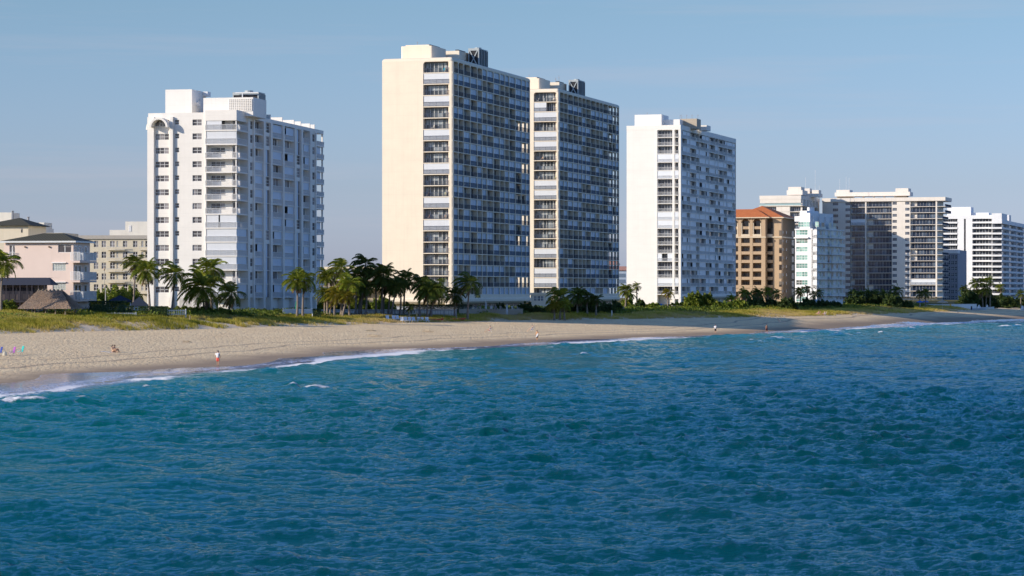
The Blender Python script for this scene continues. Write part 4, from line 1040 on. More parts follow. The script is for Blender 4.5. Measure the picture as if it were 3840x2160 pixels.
def sea():
    rng = np.random.default_rng(3)
    r = [30.0]
    while r[-1] < 9000:
        y = r[-1]; dr = .16 if y < 105 else (.22 if y < 160 else (.22+(y-160)*.0042 if y < 900 else y*.04))
        if y < 74: dr = 2.0
        r.append(y+dr)
    r = np.array(r)
    th = np.concatenate([np.linspace(-70, -13.2, 60), np.linspace(-13, 13, 1050), np.linspace(13.2, 70, 60)])*math.pi/180
    Rr, Th = np.meshgrid(r, th, indexing='ij')
    X = Rr*np.tan(np.clip(Th, -1.2, 1.2)); Y = Rr.copy()
    xs = shore(Y); d = (X-xs)*.93                                   # seaward distance
    keep = d > -12
    sprow = np.gradient(r)[:, None]*np.ones_like(X); spcol = Rr*(26*math.pi/180/1050)
    H = np.zeros_like(X); DX = np.zeros_like(X); DY = np.zeros_like(X)
    comps = []
    for i in range(110):
        lam = .36*(9/.36)**(rng.random()**1.5); k = 2*math.pi/lam
        wind = R(252)                                              # travelling towards the shore
        ang = wind+rng.normal(0, .55 if lam < 3 else .38)
        amp = (.0138*lam**.9)*(.55+.9*rng.random())
        if lam > 2.2: amp *= .55
        comps.append((lam, k*math.cos(ang), k*math.sin(ang), amp, rng.random()*6.28, ang))
    gust = .75+.5*np.sin(X*.021+Y*.013+1)*np.sin(Y*.017-X*.009+2)+.12*np.sin(X*.09+Y*.05)
    for lam, kx, ky, amp, ph, ang in comps:
        proj = np.maximum(sprow*abs(math.sin(ang)), spcol*abs(math.cos(ang)))
        att = np.clip((lam/np.maximum(proj, 1e-3)-2.0)/2.0, 0, 1)*amp
        if lam < 4: att = att*gust
        P = kx*X+ky*Y+ph; c_ = np.cos(P); s_ = np.sin(P)
        H += att*c_; DX -= att*.8*math.cos(ang)*s_; DY -= att*.8*math.sin(ang)*s_
    damp = np.clip(d/7, 0, 1)
    H *= (.25+.75*damp); DX *= damp; DY *= damp
    # shoaling swell near the beach
    sl = (Y*.95+X*.31)
    for d0, a0, wl, ph in ((7.5, .45, 1.8, 0), (15, .55, 2.4, 2.0), (25, .46, 3.0, 4.1), (37, .34, 3.4, 1.0), (52, .28, 3.6, 2.7)):
        line = d-d0-1.8*np.sin(sl*.035+ph)-.8*np.sin(sl*.11+2*ph)
        env = np.clip(.35+.65*np.sin(sl*.028+ph*1.7)+.25*np.sin(sl*.09+ph), 0, 1)
        H += a0*env*np.exp(-np.abs(line/np.where(line < 0, wl*.65, wl*1.3))**1.6)
    foam = np.zeros_like(X)
    for px, py, L, Wd, st in FOAM:
        Yf = CH*F/(py-HY); Xf = at(px, Yf); a = (X-Xf); b = (Y-Yf)
        al = a*.30+b*.95 if d.shape is None else a*.55+b*.83; ac = a*.83-b*.55
        al = a*.9+b*.42; ac = -a*.42+b*.9
        core = np.exp(-(al/(L*.5))**4)*np.exp(-(ac/(Wd*.75))**2)*st
        foam = np.maximum(foam, core); H += .55*np.exp(-(al/(L*.7))**2)*np.exp(-((ac)/(Wd*1.0))**2)*min(1, st)
    # swash foam along the waterline
    nr_ = np.interp(Y, [200, 330, 480, 600], [1, .9, .55, .5]); f1 = d-(1.8+1.6*np.sin(sl*.05+1)+.9*np.sin(sl*.13+.5)); f1w = (2.5+1.0*np.sin(sl*.07+2))*nr_
    strength = np.clip(.80+.35*np.sin(sl*.043+.4)+.30*np.sin(sl*.17+1.3)*np.sin(sl*.071), .25, 1.1)
    foam = np.maximum(foam, strength*np.exp(-np.abs(f1/np.maximum(f1w, .5))**2))
    foam = np.maximum(foam, .46*np.exp(-np.abs((d+1.2)/2.6)**2))
    reach = (4.2+1.6*np.sin(sl*.06)+.6*np.sin(sl*.19))*np.interp(Y, [200, 330, 480, 600], [1.3, 1.1, .8, .8]); e1 = d+reach
    foam = np.maximum(foam, .62*np.exp(-np.abs(e1/.22)**2))
    z = H.copy()
    thin = d < 0
    Zt = height(X, Y)
    lim = -reach               # swash reaches this far up
    zsw = Zt+.05*np.clip((d-lim)/1.2, 0, 1)+.01
    z = np.where(d > 1.5, np.maximum(z, Zt+.03), np.where(d > lim, np.maximum(np.clip(d/1.5, 0, 1)*z, zsw), Zt-.25))
    V = np.stack([X+DX*(d > 1), Y+DY*(d > 1), z], -1).reshape(-1, 3)
    nr, nc = X.shape; idx = np.arange(nr*nc).reshape(nr, nc)
    kq = keep[:-1, :-1] & keep[1:, 1:] & keep[:-1, 1:] & keep[1:, :-1]
    Q = np.stack([idx[:-1, :-1], idx[:-1, 1:], idx[1:, 1:], idx[1:, :-1]], -1)[kq]
    return compact(V, Q, d.ravel(), foam.ravel())
Vs, Qs, (ds, fs) = sea()
q = NT('sea_water'); p = q.pos(); d = q.attr('shore'); fo = q.attr('foam')
deep = q.mix(q.noise(q.mapped(p, (1, .5, 1)), .02, 4), WATER_A, WATER_B)
base = q.mix(q.ramp(q.math('DIVIDE', d, 160), [(.0, 0), (.15, .35), (.4, .8), (.8, 1)]), WATER_NEAR, deep)
base = q.mix(q.ramp(q.math('DIVIDE', q.math('ADD', d, 8), 16), [(.5, 1), (.72, 0)]), base, (.26, .25, .32))
fn = q.noise(q.mapped(p, (1, .5, 1), (0, 0, .3)), 1.1, 7, .78, .6); fn2 = q.noise(p, .35, 3)
fm = q.ramp(q.math('ADD', q.math('MULTIPLY', fo, .75), q.math('SUBTRACT', fn, .5)), [(.30, 0), (.50, 1)])
col = q.mix(fm, base, (.80, .80, .82))
rg = q.math('ADD', q.math('MULTIPLY', fm, .6), .06)
b1 = q.noise(q.mapped(p, (.5, 1.2, 1), (0, 0, .15)), 1.9, 6, .66); b2 = q.noise(q.mapped(p, (.5, 1.2, 1), (0, 0, -.1)), .55, 4, .6)
flatn = q.ramp(q.math('DIVIDE', q.math('ADD', d, 3), 9), [(.3, .05), (.8, 1)])
b3 = q.noise(q.mapped(p, (.5, 1.1, 1), (0, 0, .1)), .2, 3, .55); n_ = q.bump(q.math('MULTIPLY', b3, flatn), 1.0, .45); n_ = q.bump(q.math('MULTIPLY', b2, flatn), 1.0, .6, n_); n_ = q.bump(q.math('MULTIPLY', b1, flatn), 1.0, .24, n_)
df = q.n('ShaderNodeBsdfDiffuse'); q.l(col, df.inputs[0]); upv = q.n('ShaderNodeCombineXYZ'); upv.inputs[2].default_value = 1.0
mixn = q.n('ShaderNodeMix', data_type='VECTOR'); q.l(fm, mixn.inputs[0]); q.l(upv.outputs[0], mixn.inputs[4]); q.l(n_, mixn.inputs[5]); q.l(mixn.outputs[1], df.inputs['Normal'])
gs = q.n('ShaderNodeBsdfGlossy'); q.l(rg, gs.inputs['Roughness']); q.l(n_, gs.inputs['Normal']); q.l(q.mix(q.ramp(q.math('DIVIDE', q.math('ADD', d, 8), 16), [(.5, 1), (.75, 0)]), q.mix(q.ramp(q.noise(q.mapped(p, (1, .35, 1), (0, 0, .25)), .045, 5, .65), [(.38, 0), (.62, 1)]), (.58, .86, 1.0), (1.0, 1.0, 1.0)), (.95, .93, 1.0)), gs.inputs[0])
fr = q.n('ShaderNodeFresnel'); fr.inputs[0].default_value = 1.33; q.l(n_, fr.inputs['Normal'])
ms = q.n('ShaderNodeMixShader'); q.l(q.math('MULTIPLY', fr.outputs[0], q.math('SUBTRACT', 1, q.math('MULTIPLY', fm, .8))), ms.inputs[0]); q.l(df.outputs[0], ms.inputs[1]); q.l(gs.outputs[0], ms.inputs[2]); q.l(ms.outputs[0], q.out.inputs[0]); water = q.m
me = npmesh('sea', Vs, Qs, water, True); fattr(me, 'shore', ds); fattr(me, 'foam', fs)
o = bpy.data.objects.new('sea', me); COL.objects.link(o); tag(o, None, None, kind='structure')
# ---------------------------------------------------------------- vegetation
def hit(px, py, y0=150, y1=1300):
    """where the ray through a photo pixel meets the ground"""
    Ys = np.arange(y0, y1, .5); Xs = K(px)*Ys; z = height(Xs, Ys); p = HY+(CH-z)*F/Ys
    i = np.argmax(p <= py); Y = float(Ys[i]); return (float(Xs[i]), Y, float(z[i]))
leafA = leafmat('palm_leaf', [(.06, .11, .012), (.19, .23, .022), (.42, .37, .05)])
leafD = leafmat('palm_leaf_shaded', [(.04, .07, .015), (.10, .14, .022), (.20, .20, .03)])  # darker copy of the palm leaf, with shade painted into its colours
leafY = leafmat('palm_leaf_golden', [(.10, .12, .015), (.26, .22, .02), (.40, .30, .03)])
dead = leafmat('dead_frond', [(.16, .11, .06), (.30, .21, .12)], .8); bark = flat('palm_bark', (.30, .24, .19), .85, var=.4, scale=3)

def crown_mesh(seed, nf=22, nl=22, wind=.35, dry=3, wide=1.0):
    rnd = random.Random(seed); m = MB()
    for i in range(nf+dry):
        isdry = i >= nf
        az = i*2.39996+rnd.uniform(-.3, .3)
        t = (i+.5)/nf
        el = R(84-112*t**.9+rnd.uniform(-9, 9)) if not isdry else R(rnd.uniform(-60, -35))
        L = rnd.uniform(.85, 1.1)*(.8+.2*math.sin(math.pi*min(t, 1))) if not isdry else .75
        d = Vector((math.cos(az)*math.cos(el), math.sin(az)*math.cos(el), math.sin(el)))
        pts = [Vector((0, 0, 0))]; n = 9; step = L/n
        for k in range(n):
            pts.append(pts[-1]+d*step)
            d = (d+Vector((-wind*.20, wind*.02, -.10-.045*k*rnd.uniform(.6, 1.1)))).normalized()
        mi = 1 if isdry else 0
        for k in range(n):                                 # midrib
            a, b = pts[k], pts[k+1]; s = Vector((0, 0, 1)).cross(b-a); s = s.normalized()*.012*(1-k/n)+s*0
            m.poly([a-s, a+s, b+s*.7, b-s*.7], mi)
        for k in range(nl):
            u = .12+.88*(k+.5)/nl; f = u*n; j = min(n-1, int(f)); p = pts[j].lerp(pts[j+1], f-j); tg = (pts[j+1]-pts[j]).normalized()
            side = tg.cross(Vector((0, 0, 1)));
            if side.length < .05: side = Vector((math.sin(az), -math.cos(az), 0))
            side.normalize(); up = side.cross(tg)
            ll = .34*math.sin(math.pi*(.12+.80*u))**.7*rnd.uniform(.85, 1.1)
            for sg in (-1, 1):
                dr = (side*sg*.8+tg*.55+Vector((-wind*.25, 0, -.30-(.35 if isdry else 0)-rnd.uniform(0, .25)))).normalized()
                w = tg*.013*wide+up*.006
                e = p+dr*ll; mid = p+dr*ll*.55+Vector((0, 0, .012))
                m.poly([p-w, p+w, mid+w*1.1, e, mid-w*1.1], mi)
    return m.mesh('crown', [leafA, dead])
def with_mat(me, mat, name='crown'):
    c = me.copy(); c.materials[0] = mat; return c
CR = [crown_mesh(s, nf, 22, wd, dr) for s, nf, wd, dr in ((1, 22, .5, 3), (2, 26, .3, 2), (3, 19, .7, 4), (4, 24, .15, 3), (5, 17, .6, 2))]
CRL = [crown_mesh(s, 18, 11, wd, 2, 2.0) for s, wd in ((11, .4), (12, .2), (13, .6))]
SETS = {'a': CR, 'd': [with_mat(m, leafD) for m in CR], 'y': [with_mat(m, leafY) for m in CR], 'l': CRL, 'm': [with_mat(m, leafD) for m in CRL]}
npalm = 0
def palm(cx, cy, bx, by, r, kind, label, Y=None, group='coconut palms along the beach front'):
    """cx,cy crown in the photo, bx,by foot, r crown radius in photo pixels"""
    global npalm
    if Y is None: X, Y, Z = hit(bx, by)
    else: X = at(bx, Y); Z = gz(X, Y)
    s = F/Y; h = zat(cy, Y)-Z; dx = (cx-bx)/s; rr = r/s
    rnd = random.Random(npalm*7+3); npalm += 1
    root = empty('palm_tree', (X, Y, Z), 0, label, 'palm tree', group)
    m = MB(); bow = rnd.uniform(-.5, .5); n = 8; pts = []; rad = []
    for i in range(n+1):
        t = i/n; pts.append((dx*(t**1.35)+bow*math.sin(math.pi*t)*.35, rnd.uniform(-.04, .04), -.3+(h+.3)*t)); rad.append(.23-.10*t+.12*(1-t)**6)
    m.tube(pts, rad, 7); m.build('trunk', [bark], root, smooth=True)
    st = SETS[kind]; me = st[npalm % len(st)]
    c = bpy.data.objects.new('crown', me); COL.objects.link(c); c.parent = root; c.location = pts[-1]
    c.rotation_euler = (rnd.uniform(-.12, .12), rnd.uniform(-.12, .12), rnd.uniform(-.5, .5)); c.scale = (rr*1.32, rr*1.32, rr*1.32*rnd.uniform(.92, 1.08))
    return root
P = palm
P(12, 985, 4, 1148, 66, 'a', 'palm cut by the left edge of the photo, in front of the pink house', Y=424)
P(508, 985, 500, 1130, 46, 'a', 'windswept palm in front of the long cream condominium', Y=478)
P(552, 1013, 563, 1176, 58, 'a', 'slim straight palm at the left corner of the white arched tower', Y=452)
P(656, 1028, 643, 1140, 62, 'a', 'palm standing out against the blank white wall, under the small windows', Y=468)
P(790, 1008, 797, 1142, 60, 'a', 'taller palm in front of the corner balconies of the white arched tower', Y=486)
P(760, 1078, 764, 1142, 88, 'a', 'broad low palm with the widest crown, in front of the white arched tower', Y=470)
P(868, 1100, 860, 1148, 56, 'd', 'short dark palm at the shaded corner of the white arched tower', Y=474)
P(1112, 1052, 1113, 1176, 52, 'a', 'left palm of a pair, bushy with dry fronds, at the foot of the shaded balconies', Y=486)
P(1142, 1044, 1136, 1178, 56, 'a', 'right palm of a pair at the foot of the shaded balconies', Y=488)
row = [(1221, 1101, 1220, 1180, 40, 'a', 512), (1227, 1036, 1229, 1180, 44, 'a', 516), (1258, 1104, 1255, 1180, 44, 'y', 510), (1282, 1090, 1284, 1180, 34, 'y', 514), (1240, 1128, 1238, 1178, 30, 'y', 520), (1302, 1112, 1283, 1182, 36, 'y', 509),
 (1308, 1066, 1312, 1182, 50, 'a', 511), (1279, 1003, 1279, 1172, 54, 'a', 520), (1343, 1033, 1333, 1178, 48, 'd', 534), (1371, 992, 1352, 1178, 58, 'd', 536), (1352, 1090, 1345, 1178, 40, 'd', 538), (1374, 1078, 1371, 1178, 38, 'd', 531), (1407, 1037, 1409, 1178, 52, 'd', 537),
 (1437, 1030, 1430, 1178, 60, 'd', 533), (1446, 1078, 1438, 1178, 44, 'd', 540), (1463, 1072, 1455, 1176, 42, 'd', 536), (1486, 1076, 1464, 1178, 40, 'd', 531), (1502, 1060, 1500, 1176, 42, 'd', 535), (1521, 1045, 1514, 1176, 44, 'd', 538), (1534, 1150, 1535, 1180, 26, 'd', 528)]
rl_ = ['short green palm at the left end of the palm row', 'tall slim palm second from the left end of the palm row', 'low golden-green palm near the left end of the row', 'small golden palm tucked behind the leaning ones', 'lowest golden palm by the corner of the white tower', 'golden palm with its trunk leaning right, in the lit part of the row',
 'green palm with a pale trunk leaning left, the last sunlit one of the row', 'tall windswept palm rising above the lit part of the row', 'tall dark palm just right of the sunlit ones', 'tallest palm of the row, its dark crown against the sky', 'low dark palm under the tallest crown', 'dark palm behind a straight thin trunk in the row', 'dark palm beside the blank cream flank, its crown below the tallest',
 'widest dark crown of the row, against the cream flank', 'dark palm of a close pair with crossing fronds', 'mid-height dark palm right of the close pair', 'dark palm whose trunk slants strongly to the right', 'dark palm between the slanting trunk and the balconies', 'dark palm at the edge of the cream flank, fronds spiking upward', 'dwarf palm in front of the white picket fence']
for (a, b, c_, d_, r_, k_, Y_), lb in zip(row, rl_): P(a, b, c_, d_, r_, k_, lb, Y=Y_)
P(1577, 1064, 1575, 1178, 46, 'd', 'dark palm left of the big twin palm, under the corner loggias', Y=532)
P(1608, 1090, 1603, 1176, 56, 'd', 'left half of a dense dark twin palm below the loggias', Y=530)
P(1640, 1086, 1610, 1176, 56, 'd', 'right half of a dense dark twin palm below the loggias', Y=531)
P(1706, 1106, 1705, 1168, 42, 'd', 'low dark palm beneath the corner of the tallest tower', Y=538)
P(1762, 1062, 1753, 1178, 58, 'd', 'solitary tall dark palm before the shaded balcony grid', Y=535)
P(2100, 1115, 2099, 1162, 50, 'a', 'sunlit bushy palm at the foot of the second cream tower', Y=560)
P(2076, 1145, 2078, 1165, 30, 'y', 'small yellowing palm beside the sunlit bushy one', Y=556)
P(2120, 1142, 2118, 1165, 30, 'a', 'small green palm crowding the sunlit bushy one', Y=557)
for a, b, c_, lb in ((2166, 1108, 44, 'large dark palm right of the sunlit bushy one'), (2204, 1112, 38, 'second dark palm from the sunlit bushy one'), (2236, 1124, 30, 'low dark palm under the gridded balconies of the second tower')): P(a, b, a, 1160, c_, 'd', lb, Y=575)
P(2346, 1088, 2345, 1145, 34, 'l', 'light green palm in the gap between cream and white towers', Y=640)
P(2387, 1074, 2389, 1142, 22, 'l', 'small palm against the left side of the blank white flank', Y=640)
P(2362, 1100, 2360, 1142, 28, 'l', 'wispy palm in the gap, behind the light green one', Y=660)
P(2507, 1098, 2506, 1142, 26, 'y', 'single yellow palm in front of the white loggia strip', Y=630)
FP = [(2745, 1126, 30, 'l', 'bushy sunlit palm at the left foot of the tan building'), (2788, 1100, 24, 'l', 'palm under the orange-roofed building, leftmost crown against the arches'), (2811, 1108, 24, 'm', 'dark palm under the orange-roofed building, beside the leftmost'), (2838, 1098, 26, 'm', 'tall dark palm at the middle of the tan facade'),
 (2856, 1106, 22, 'm', 'lower dark palm at the middle of the tan facade'), (2878, 1092, 24, 'l', 'palm at the recessed corner of the tan building'), (2913, 1102, 24, 'm', 'dark palm by the shaded side of the tan building'), (3001, 1092, 24, 'y', 'bright yellow palm before the green-glass building'),
 (3028, 1084, 20, 'm', 'round-headed dark palm right of the bright yellow one'), (3052, 1106, 20, 'm', 'low dark palm at the foot of the rounded balconies'), (3071, 1098, 20, 'm', 'dark palm in front of the rounded balconies'),
 (3200, 1104, 26, 'm', 'dark palm at the left end of the cream block\'s palm belt'), (3228, 1106, 24, 'm', 'second dark palm of the cream block\'s palm belt'), (3256, 1103, 26, 'm', 'third dark palm of the cream block\'s palm belt'), (3284, 1104, 26, 'm', 'middle dark palm of the cream block\'s palm belt'),
 (3316, 1103, 24, 'm', 'dark palm left of the tallest one in the belt'), (3364, 1092, 28, 'm', 'tallest palm of the belt, against the pale wall strip'), (3346, 1106, 22, 'm', 'low palm below the tallest one of the belt'), (3449, 1102, 20, 'm', 'left palm of the two over the blue umbrellas'), (3472, 1098, 24, 'm', 'right palm of the two over the blue umbrellas'),
 (3617, 1086, 22, 'm', 'leftmost palm before the striped white block'), (3655, 1064, 24, 'm', 'tall palm before the striped white block'), (3683, 1060, 22, 'm', 'palm just right of the tall one, striped block'), (3710, 1052, 25, 'l', 'tallest paler palm before the striped white block'), (3751, 1078, 20, 'l', 'pale palm at the corner of the striped white block'),
 (3829, 1102, 20, 'm', 'palm nearest the right edge of the photo'), (3640, 1098, 22, 'm', 'low palm in the dark thicket at the striped block'), (3672, 1098, 24, 'm', 'second low palm in the dark thicket at the striped block'), (3700, 1092, 24, 'm', 'third low palm in the dark thicket at the striped block')]
for i, (a, b, c_, k_, lb) in enumerate(FP):
    Yp = 700+((i*37) % 30) if a < 3100 else (790+((i*53) % 50) if a < 3600 else (862 if a < 3740 else 905))
    P(a, b, a+((i*13) % 7)-3, 1140, c_, k_, lb, Y=Yp, group='distant palms before the far buildings')

# leafy masses
def leaf_blob(rnd_seed, rx, ry, h, n, size, hollow=.55):
    rg = np.random.default_rng(rnd_seed); n = int(n)
    u = rg.normal(size=(n, 3)); u /= np.linalg.norm(u, axis=1)[:, None]; u[:, 2] = np.abs(u[:, 2])
    lump = 1+.22*np.sin(u[:, 0]*5+rnd_seed)*np.cos(u[:, 1]*6+u[:, 2]*4)+.12*np.sin(u[:, 0]*13+u[:, 2]*9)
    r = (hollow+(1-hollow)*rg.random(n)**.5)*lump
    c = u*r[:, None]*np.array([rx, ry, h])
    a = rg.normal(size=(n, 3)); a /= np.linalg.norm(a, axis=1)[:, None]; b = np.cross(a, rg.normal(size=(n, 3))); b /= np.linalg.norm(b, axis=1)[:, None]
    s = size*(.6+.8*rg.random(n))[:, None]
    V = np.stack([c-a*s, c+b*s*.6, c+a*s, c-b*s*.6], 1).reshape(-1, 3); V[:, 2] = np.maximum(V[:, 2], 0)
    return V, np.arange(len(V)).reshape(-1, 4)
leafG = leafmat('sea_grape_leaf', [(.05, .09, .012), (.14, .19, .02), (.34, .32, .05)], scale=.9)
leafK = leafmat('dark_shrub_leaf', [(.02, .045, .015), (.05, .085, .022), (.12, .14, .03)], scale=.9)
leafH = leafmat('hedge_leaf', [(.03, .07, .035), (.06, .11, .05), (.10, .15, .06)], scale=2)
BL = {}
def shrub(px, py, wpx, hpx, kind, label, Y=None, name='shrub', group='shrubs along the dune', cat='shrub', dense=1.0):
    if Y is None: X, Y, Z = hit(px, py)
    else: X = at(px, Y); Z = gz(X, Y)
    s = F/Y; rx = wpx/s/2; h = max(hpx/s, .5); far = Y > 600
    Z = min(Z, zat(py, Y)) if Y > 480 else Z
    sz = .28 if far else .17
    n = min(9000, 260*dense*(rx*h+rx*rx*.6)/(sz*sz*12))
    V, Qd = leaf_blob(int(px*13+py) % 997, rx, min(rx, 3.2), h, n, sz)
    o = bpy.data.objects.new(name, npmesh(name, V, Qd, {'g': leafG, 'k': leafK, 'h': leafH, 'y': leafY}[kind])); COL.objects.link(o); o.location = (X, Y, Z-.15)
    tag(o, label, cat, group); return o
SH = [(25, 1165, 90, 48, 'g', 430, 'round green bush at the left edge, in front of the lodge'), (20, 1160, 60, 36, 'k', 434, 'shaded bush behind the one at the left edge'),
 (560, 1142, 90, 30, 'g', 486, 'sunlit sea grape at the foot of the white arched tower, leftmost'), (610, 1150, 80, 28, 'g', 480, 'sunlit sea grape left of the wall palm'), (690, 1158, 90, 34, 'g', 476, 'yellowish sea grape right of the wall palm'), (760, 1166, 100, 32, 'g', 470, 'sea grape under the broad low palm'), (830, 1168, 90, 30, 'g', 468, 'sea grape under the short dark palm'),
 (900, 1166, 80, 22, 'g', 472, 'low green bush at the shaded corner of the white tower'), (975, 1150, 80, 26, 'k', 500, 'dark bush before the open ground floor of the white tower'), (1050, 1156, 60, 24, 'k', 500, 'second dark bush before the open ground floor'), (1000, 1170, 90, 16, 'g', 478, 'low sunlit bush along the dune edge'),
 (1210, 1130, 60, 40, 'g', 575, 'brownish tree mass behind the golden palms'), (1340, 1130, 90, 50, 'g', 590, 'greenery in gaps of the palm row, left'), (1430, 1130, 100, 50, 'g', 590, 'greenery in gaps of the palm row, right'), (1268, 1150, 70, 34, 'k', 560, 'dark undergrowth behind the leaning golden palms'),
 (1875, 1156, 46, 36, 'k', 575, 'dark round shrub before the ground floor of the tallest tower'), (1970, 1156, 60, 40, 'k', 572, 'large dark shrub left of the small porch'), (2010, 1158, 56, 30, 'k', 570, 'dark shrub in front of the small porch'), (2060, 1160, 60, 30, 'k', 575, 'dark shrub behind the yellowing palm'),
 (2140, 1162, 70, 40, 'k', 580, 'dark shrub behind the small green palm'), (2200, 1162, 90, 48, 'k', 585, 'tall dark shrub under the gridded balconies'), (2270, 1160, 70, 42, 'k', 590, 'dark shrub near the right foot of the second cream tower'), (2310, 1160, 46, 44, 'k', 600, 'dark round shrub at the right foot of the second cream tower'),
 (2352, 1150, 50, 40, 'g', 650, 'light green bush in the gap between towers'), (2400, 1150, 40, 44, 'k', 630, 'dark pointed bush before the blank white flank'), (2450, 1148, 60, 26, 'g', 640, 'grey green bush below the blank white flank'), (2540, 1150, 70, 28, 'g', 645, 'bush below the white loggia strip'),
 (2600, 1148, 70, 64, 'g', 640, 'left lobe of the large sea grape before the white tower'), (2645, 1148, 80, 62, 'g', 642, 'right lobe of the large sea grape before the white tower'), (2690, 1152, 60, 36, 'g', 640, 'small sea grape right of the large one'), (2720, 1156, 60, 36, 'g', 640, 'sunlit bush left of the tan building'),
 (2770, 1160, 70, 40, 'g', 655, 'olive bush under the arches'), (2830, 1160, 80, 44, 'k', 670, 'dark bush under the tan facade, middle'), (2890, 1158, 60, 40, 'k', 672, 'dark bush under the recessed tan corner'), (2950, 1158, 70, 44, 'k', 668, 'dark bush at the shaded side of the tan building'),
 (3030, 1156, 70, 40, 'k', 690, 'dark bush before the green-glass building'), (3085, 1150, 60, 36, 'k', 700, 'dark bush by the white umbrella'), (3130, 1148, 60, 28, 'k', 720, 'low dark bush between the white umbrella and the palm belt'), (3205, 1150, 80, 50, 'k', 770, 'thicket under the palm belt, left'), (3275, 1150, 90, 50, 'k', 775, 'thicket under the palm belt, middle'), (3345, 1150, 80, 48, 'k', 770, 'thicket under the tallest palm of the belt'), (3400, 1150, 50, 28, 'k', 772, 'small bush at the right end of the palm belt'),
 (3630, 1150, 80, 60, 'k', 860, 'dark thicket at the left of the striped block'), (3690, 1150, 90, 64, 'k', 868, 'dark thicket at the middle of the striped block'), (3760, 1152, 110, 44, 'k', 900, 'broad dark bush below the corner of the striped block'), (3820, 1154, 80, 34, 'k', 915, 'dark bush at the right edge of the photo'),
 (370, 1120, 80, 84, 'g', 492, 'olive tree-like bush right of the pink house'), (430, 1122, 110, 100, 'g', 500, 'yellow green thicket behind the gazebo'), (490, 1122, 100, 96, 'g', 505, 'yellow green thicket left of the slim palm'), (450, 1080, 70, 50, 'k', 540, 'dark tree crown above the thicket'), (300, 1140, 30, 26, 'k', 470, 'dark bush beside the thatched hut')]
for a, b, w_, h_, k_, Y_, lb in SH: shrub(a, b, w_, h_, k_, lb, Y=Y_)
def hedge(px0, px1, pyb, pyt, Y, label, d=1.4):
    x0, x1 = at(px0, Y), at(px1, Y); xm = (x0+x1)/2; Z = min(gz(xm, Y), zat(pyb, Y)); h = zat(pyt, Y)-Z
    rg = np.random.default_rng(int(px0)); n = int(900*(x1-x0)*(h+d)/3)
    c = np.stack([rg.uniform(-(x1-x0)/2, (x1-x0)/2, n), rg.uniform(0, d, n), rg.uniform(0, h, n)], 1)
    f = rg.integers(0, 3, n); c[f == 0, 1] = rg.uniform(0, .12, (f == 0).sum()); c[f == 1, 2] = h-rg.uniform(0, .12, (f == 1).sum())
    a = rg.normal(size=(n, 3)); a /= np.linalg.norm(a, axis=1)[:, None]; b = np.cross(a, rg.normal(size=(n, 3))); b /= np.linalg.norm(b, axis=1)[:, None]
    V = np.stack([c-a*.09, c+b*.06, c+a*.09, c-b*.06], 1).reshape(-1, 3)
    o = bpy.data.objects.new('clipped_hedge', npmesh('clipped_hedge', V, np.arange(len(V)).reshape(-1, 4), leafH)); COL.objects.link(o); o.location = (xm, Y, Z)
    tag(o, label, 'hedge', 'clipped hedges behind the dune')
hedge(332, 468, 1140, 1129, 452, 'long flat hedge nearest the pink house balconies', 2); hedge(347, 407, 1168, 1143, 446, 'dark square hedge right of the thatched hut'); hedge(445, 470, 1166, 1146, 447, 'small cube hedge, left of two before the gazebo'); hedge(476, 500, 1166, 1147, 446, 'small cube hedge, right of two before the gazebo'); hedge(518, 628, 1172, 1149, 445, 'long clipped hedge behind the slim palm')
hedge(1172, 1204, 1176, 1158, 492, 'square green hedge at the left end of the white picket fence'); hedge(1535, 1770, 1160, 1144, 560, 'long sunlit hedge above the white picket fence', 1.2)

# dune grass and ground cover
def grass():
    rg = np.random.default_rng(7); out = []
    def W(Y): return np.interp(Y, [200, 440, 470, 500, 540, 600, 700, 800], [26, 26, 20, 15, 11, 13, 22, 24])
    n = 110000; Y = 300+(830-300)*rg.random(n)**1.5; e = rg.random(n)**.9*W(Y)-1.5*rg.random(n)
    X = toe(Y)-e/.93; k = np.abs(X/Y) < .235
    cl = np.sin(X*.31+Y*.17)*np.sin(Y*.29-X*.13)+.6*np.sin(X*.9+2)*np.sin(Y*.7)
    edge = np.clip(e/3.5, 0, 1); p = np.clip(.65+.6*cl, .12, 1)*np.where(e < 4, .34+.55*edge, 1)*np.where(Y < 425, 1.5, 1)
    px = 1920+9600*X/Y; bare = ((px > 740) & (px < 1010) & (e < 11) & (cl < .35))
    k &= (rg.random(n) < p) & ~bare
    X, Y, e, cl = X[k], Y[k], e[k], cl[k]; nt_ = len(X); B_ = 7
    X = np.repeat(X, B_)+rg.normal(0, .16, nt_*B_); Y = np.repeat(Y, B_)+rg.normal(0, .16, nt_*B_); e = np.repeat(e, B_); cl = np.repeat(cl, B_)
    Z = height(X, Y)-.05; m = len(X); s = np.interp(Y, [300, 500, 800], [1, 1.15, 1.7])
    h = (.40+.55*rg.random(m))*(.75+.3*np.clip(cl, -.5, 1)); a = rg.random(m)*6.28; w = .035*s
    lean = np.stack([-.28*h+rg.normal(0, .16, m), rg.normal(0, .16, m), h], 1)
    b0 = np.stack([X, Y, Z], 1); sd = np.stack([np.cos(a)*w, np.sin(a)*w, 0*w], 1)
    V = np.stack([b0-sd, b0+sd, b0+lean], 1).reshape(-1, 3)
    dry = np.clip(.46+.18*np.sin(X*.11+Y*.07)+.4*rg.normal(size=m)*.5-.35*np.clip(cl, -1, 1)+.30*np.clip(1-e/5, 0, 1)+np.interp(Y, [400, 520, 800], [-.15, .1, .25]), 0, 1)
    return V, np.arange(len(V)).reshape(-1, 3), np.repeat(dry, 3), np.tile([0, 0, 1], m)
V_, Q_, dry_, tip_ = grass()
q = NT('dune_grass'); dr = q.attr('dry'); tp = q.attr('tip')
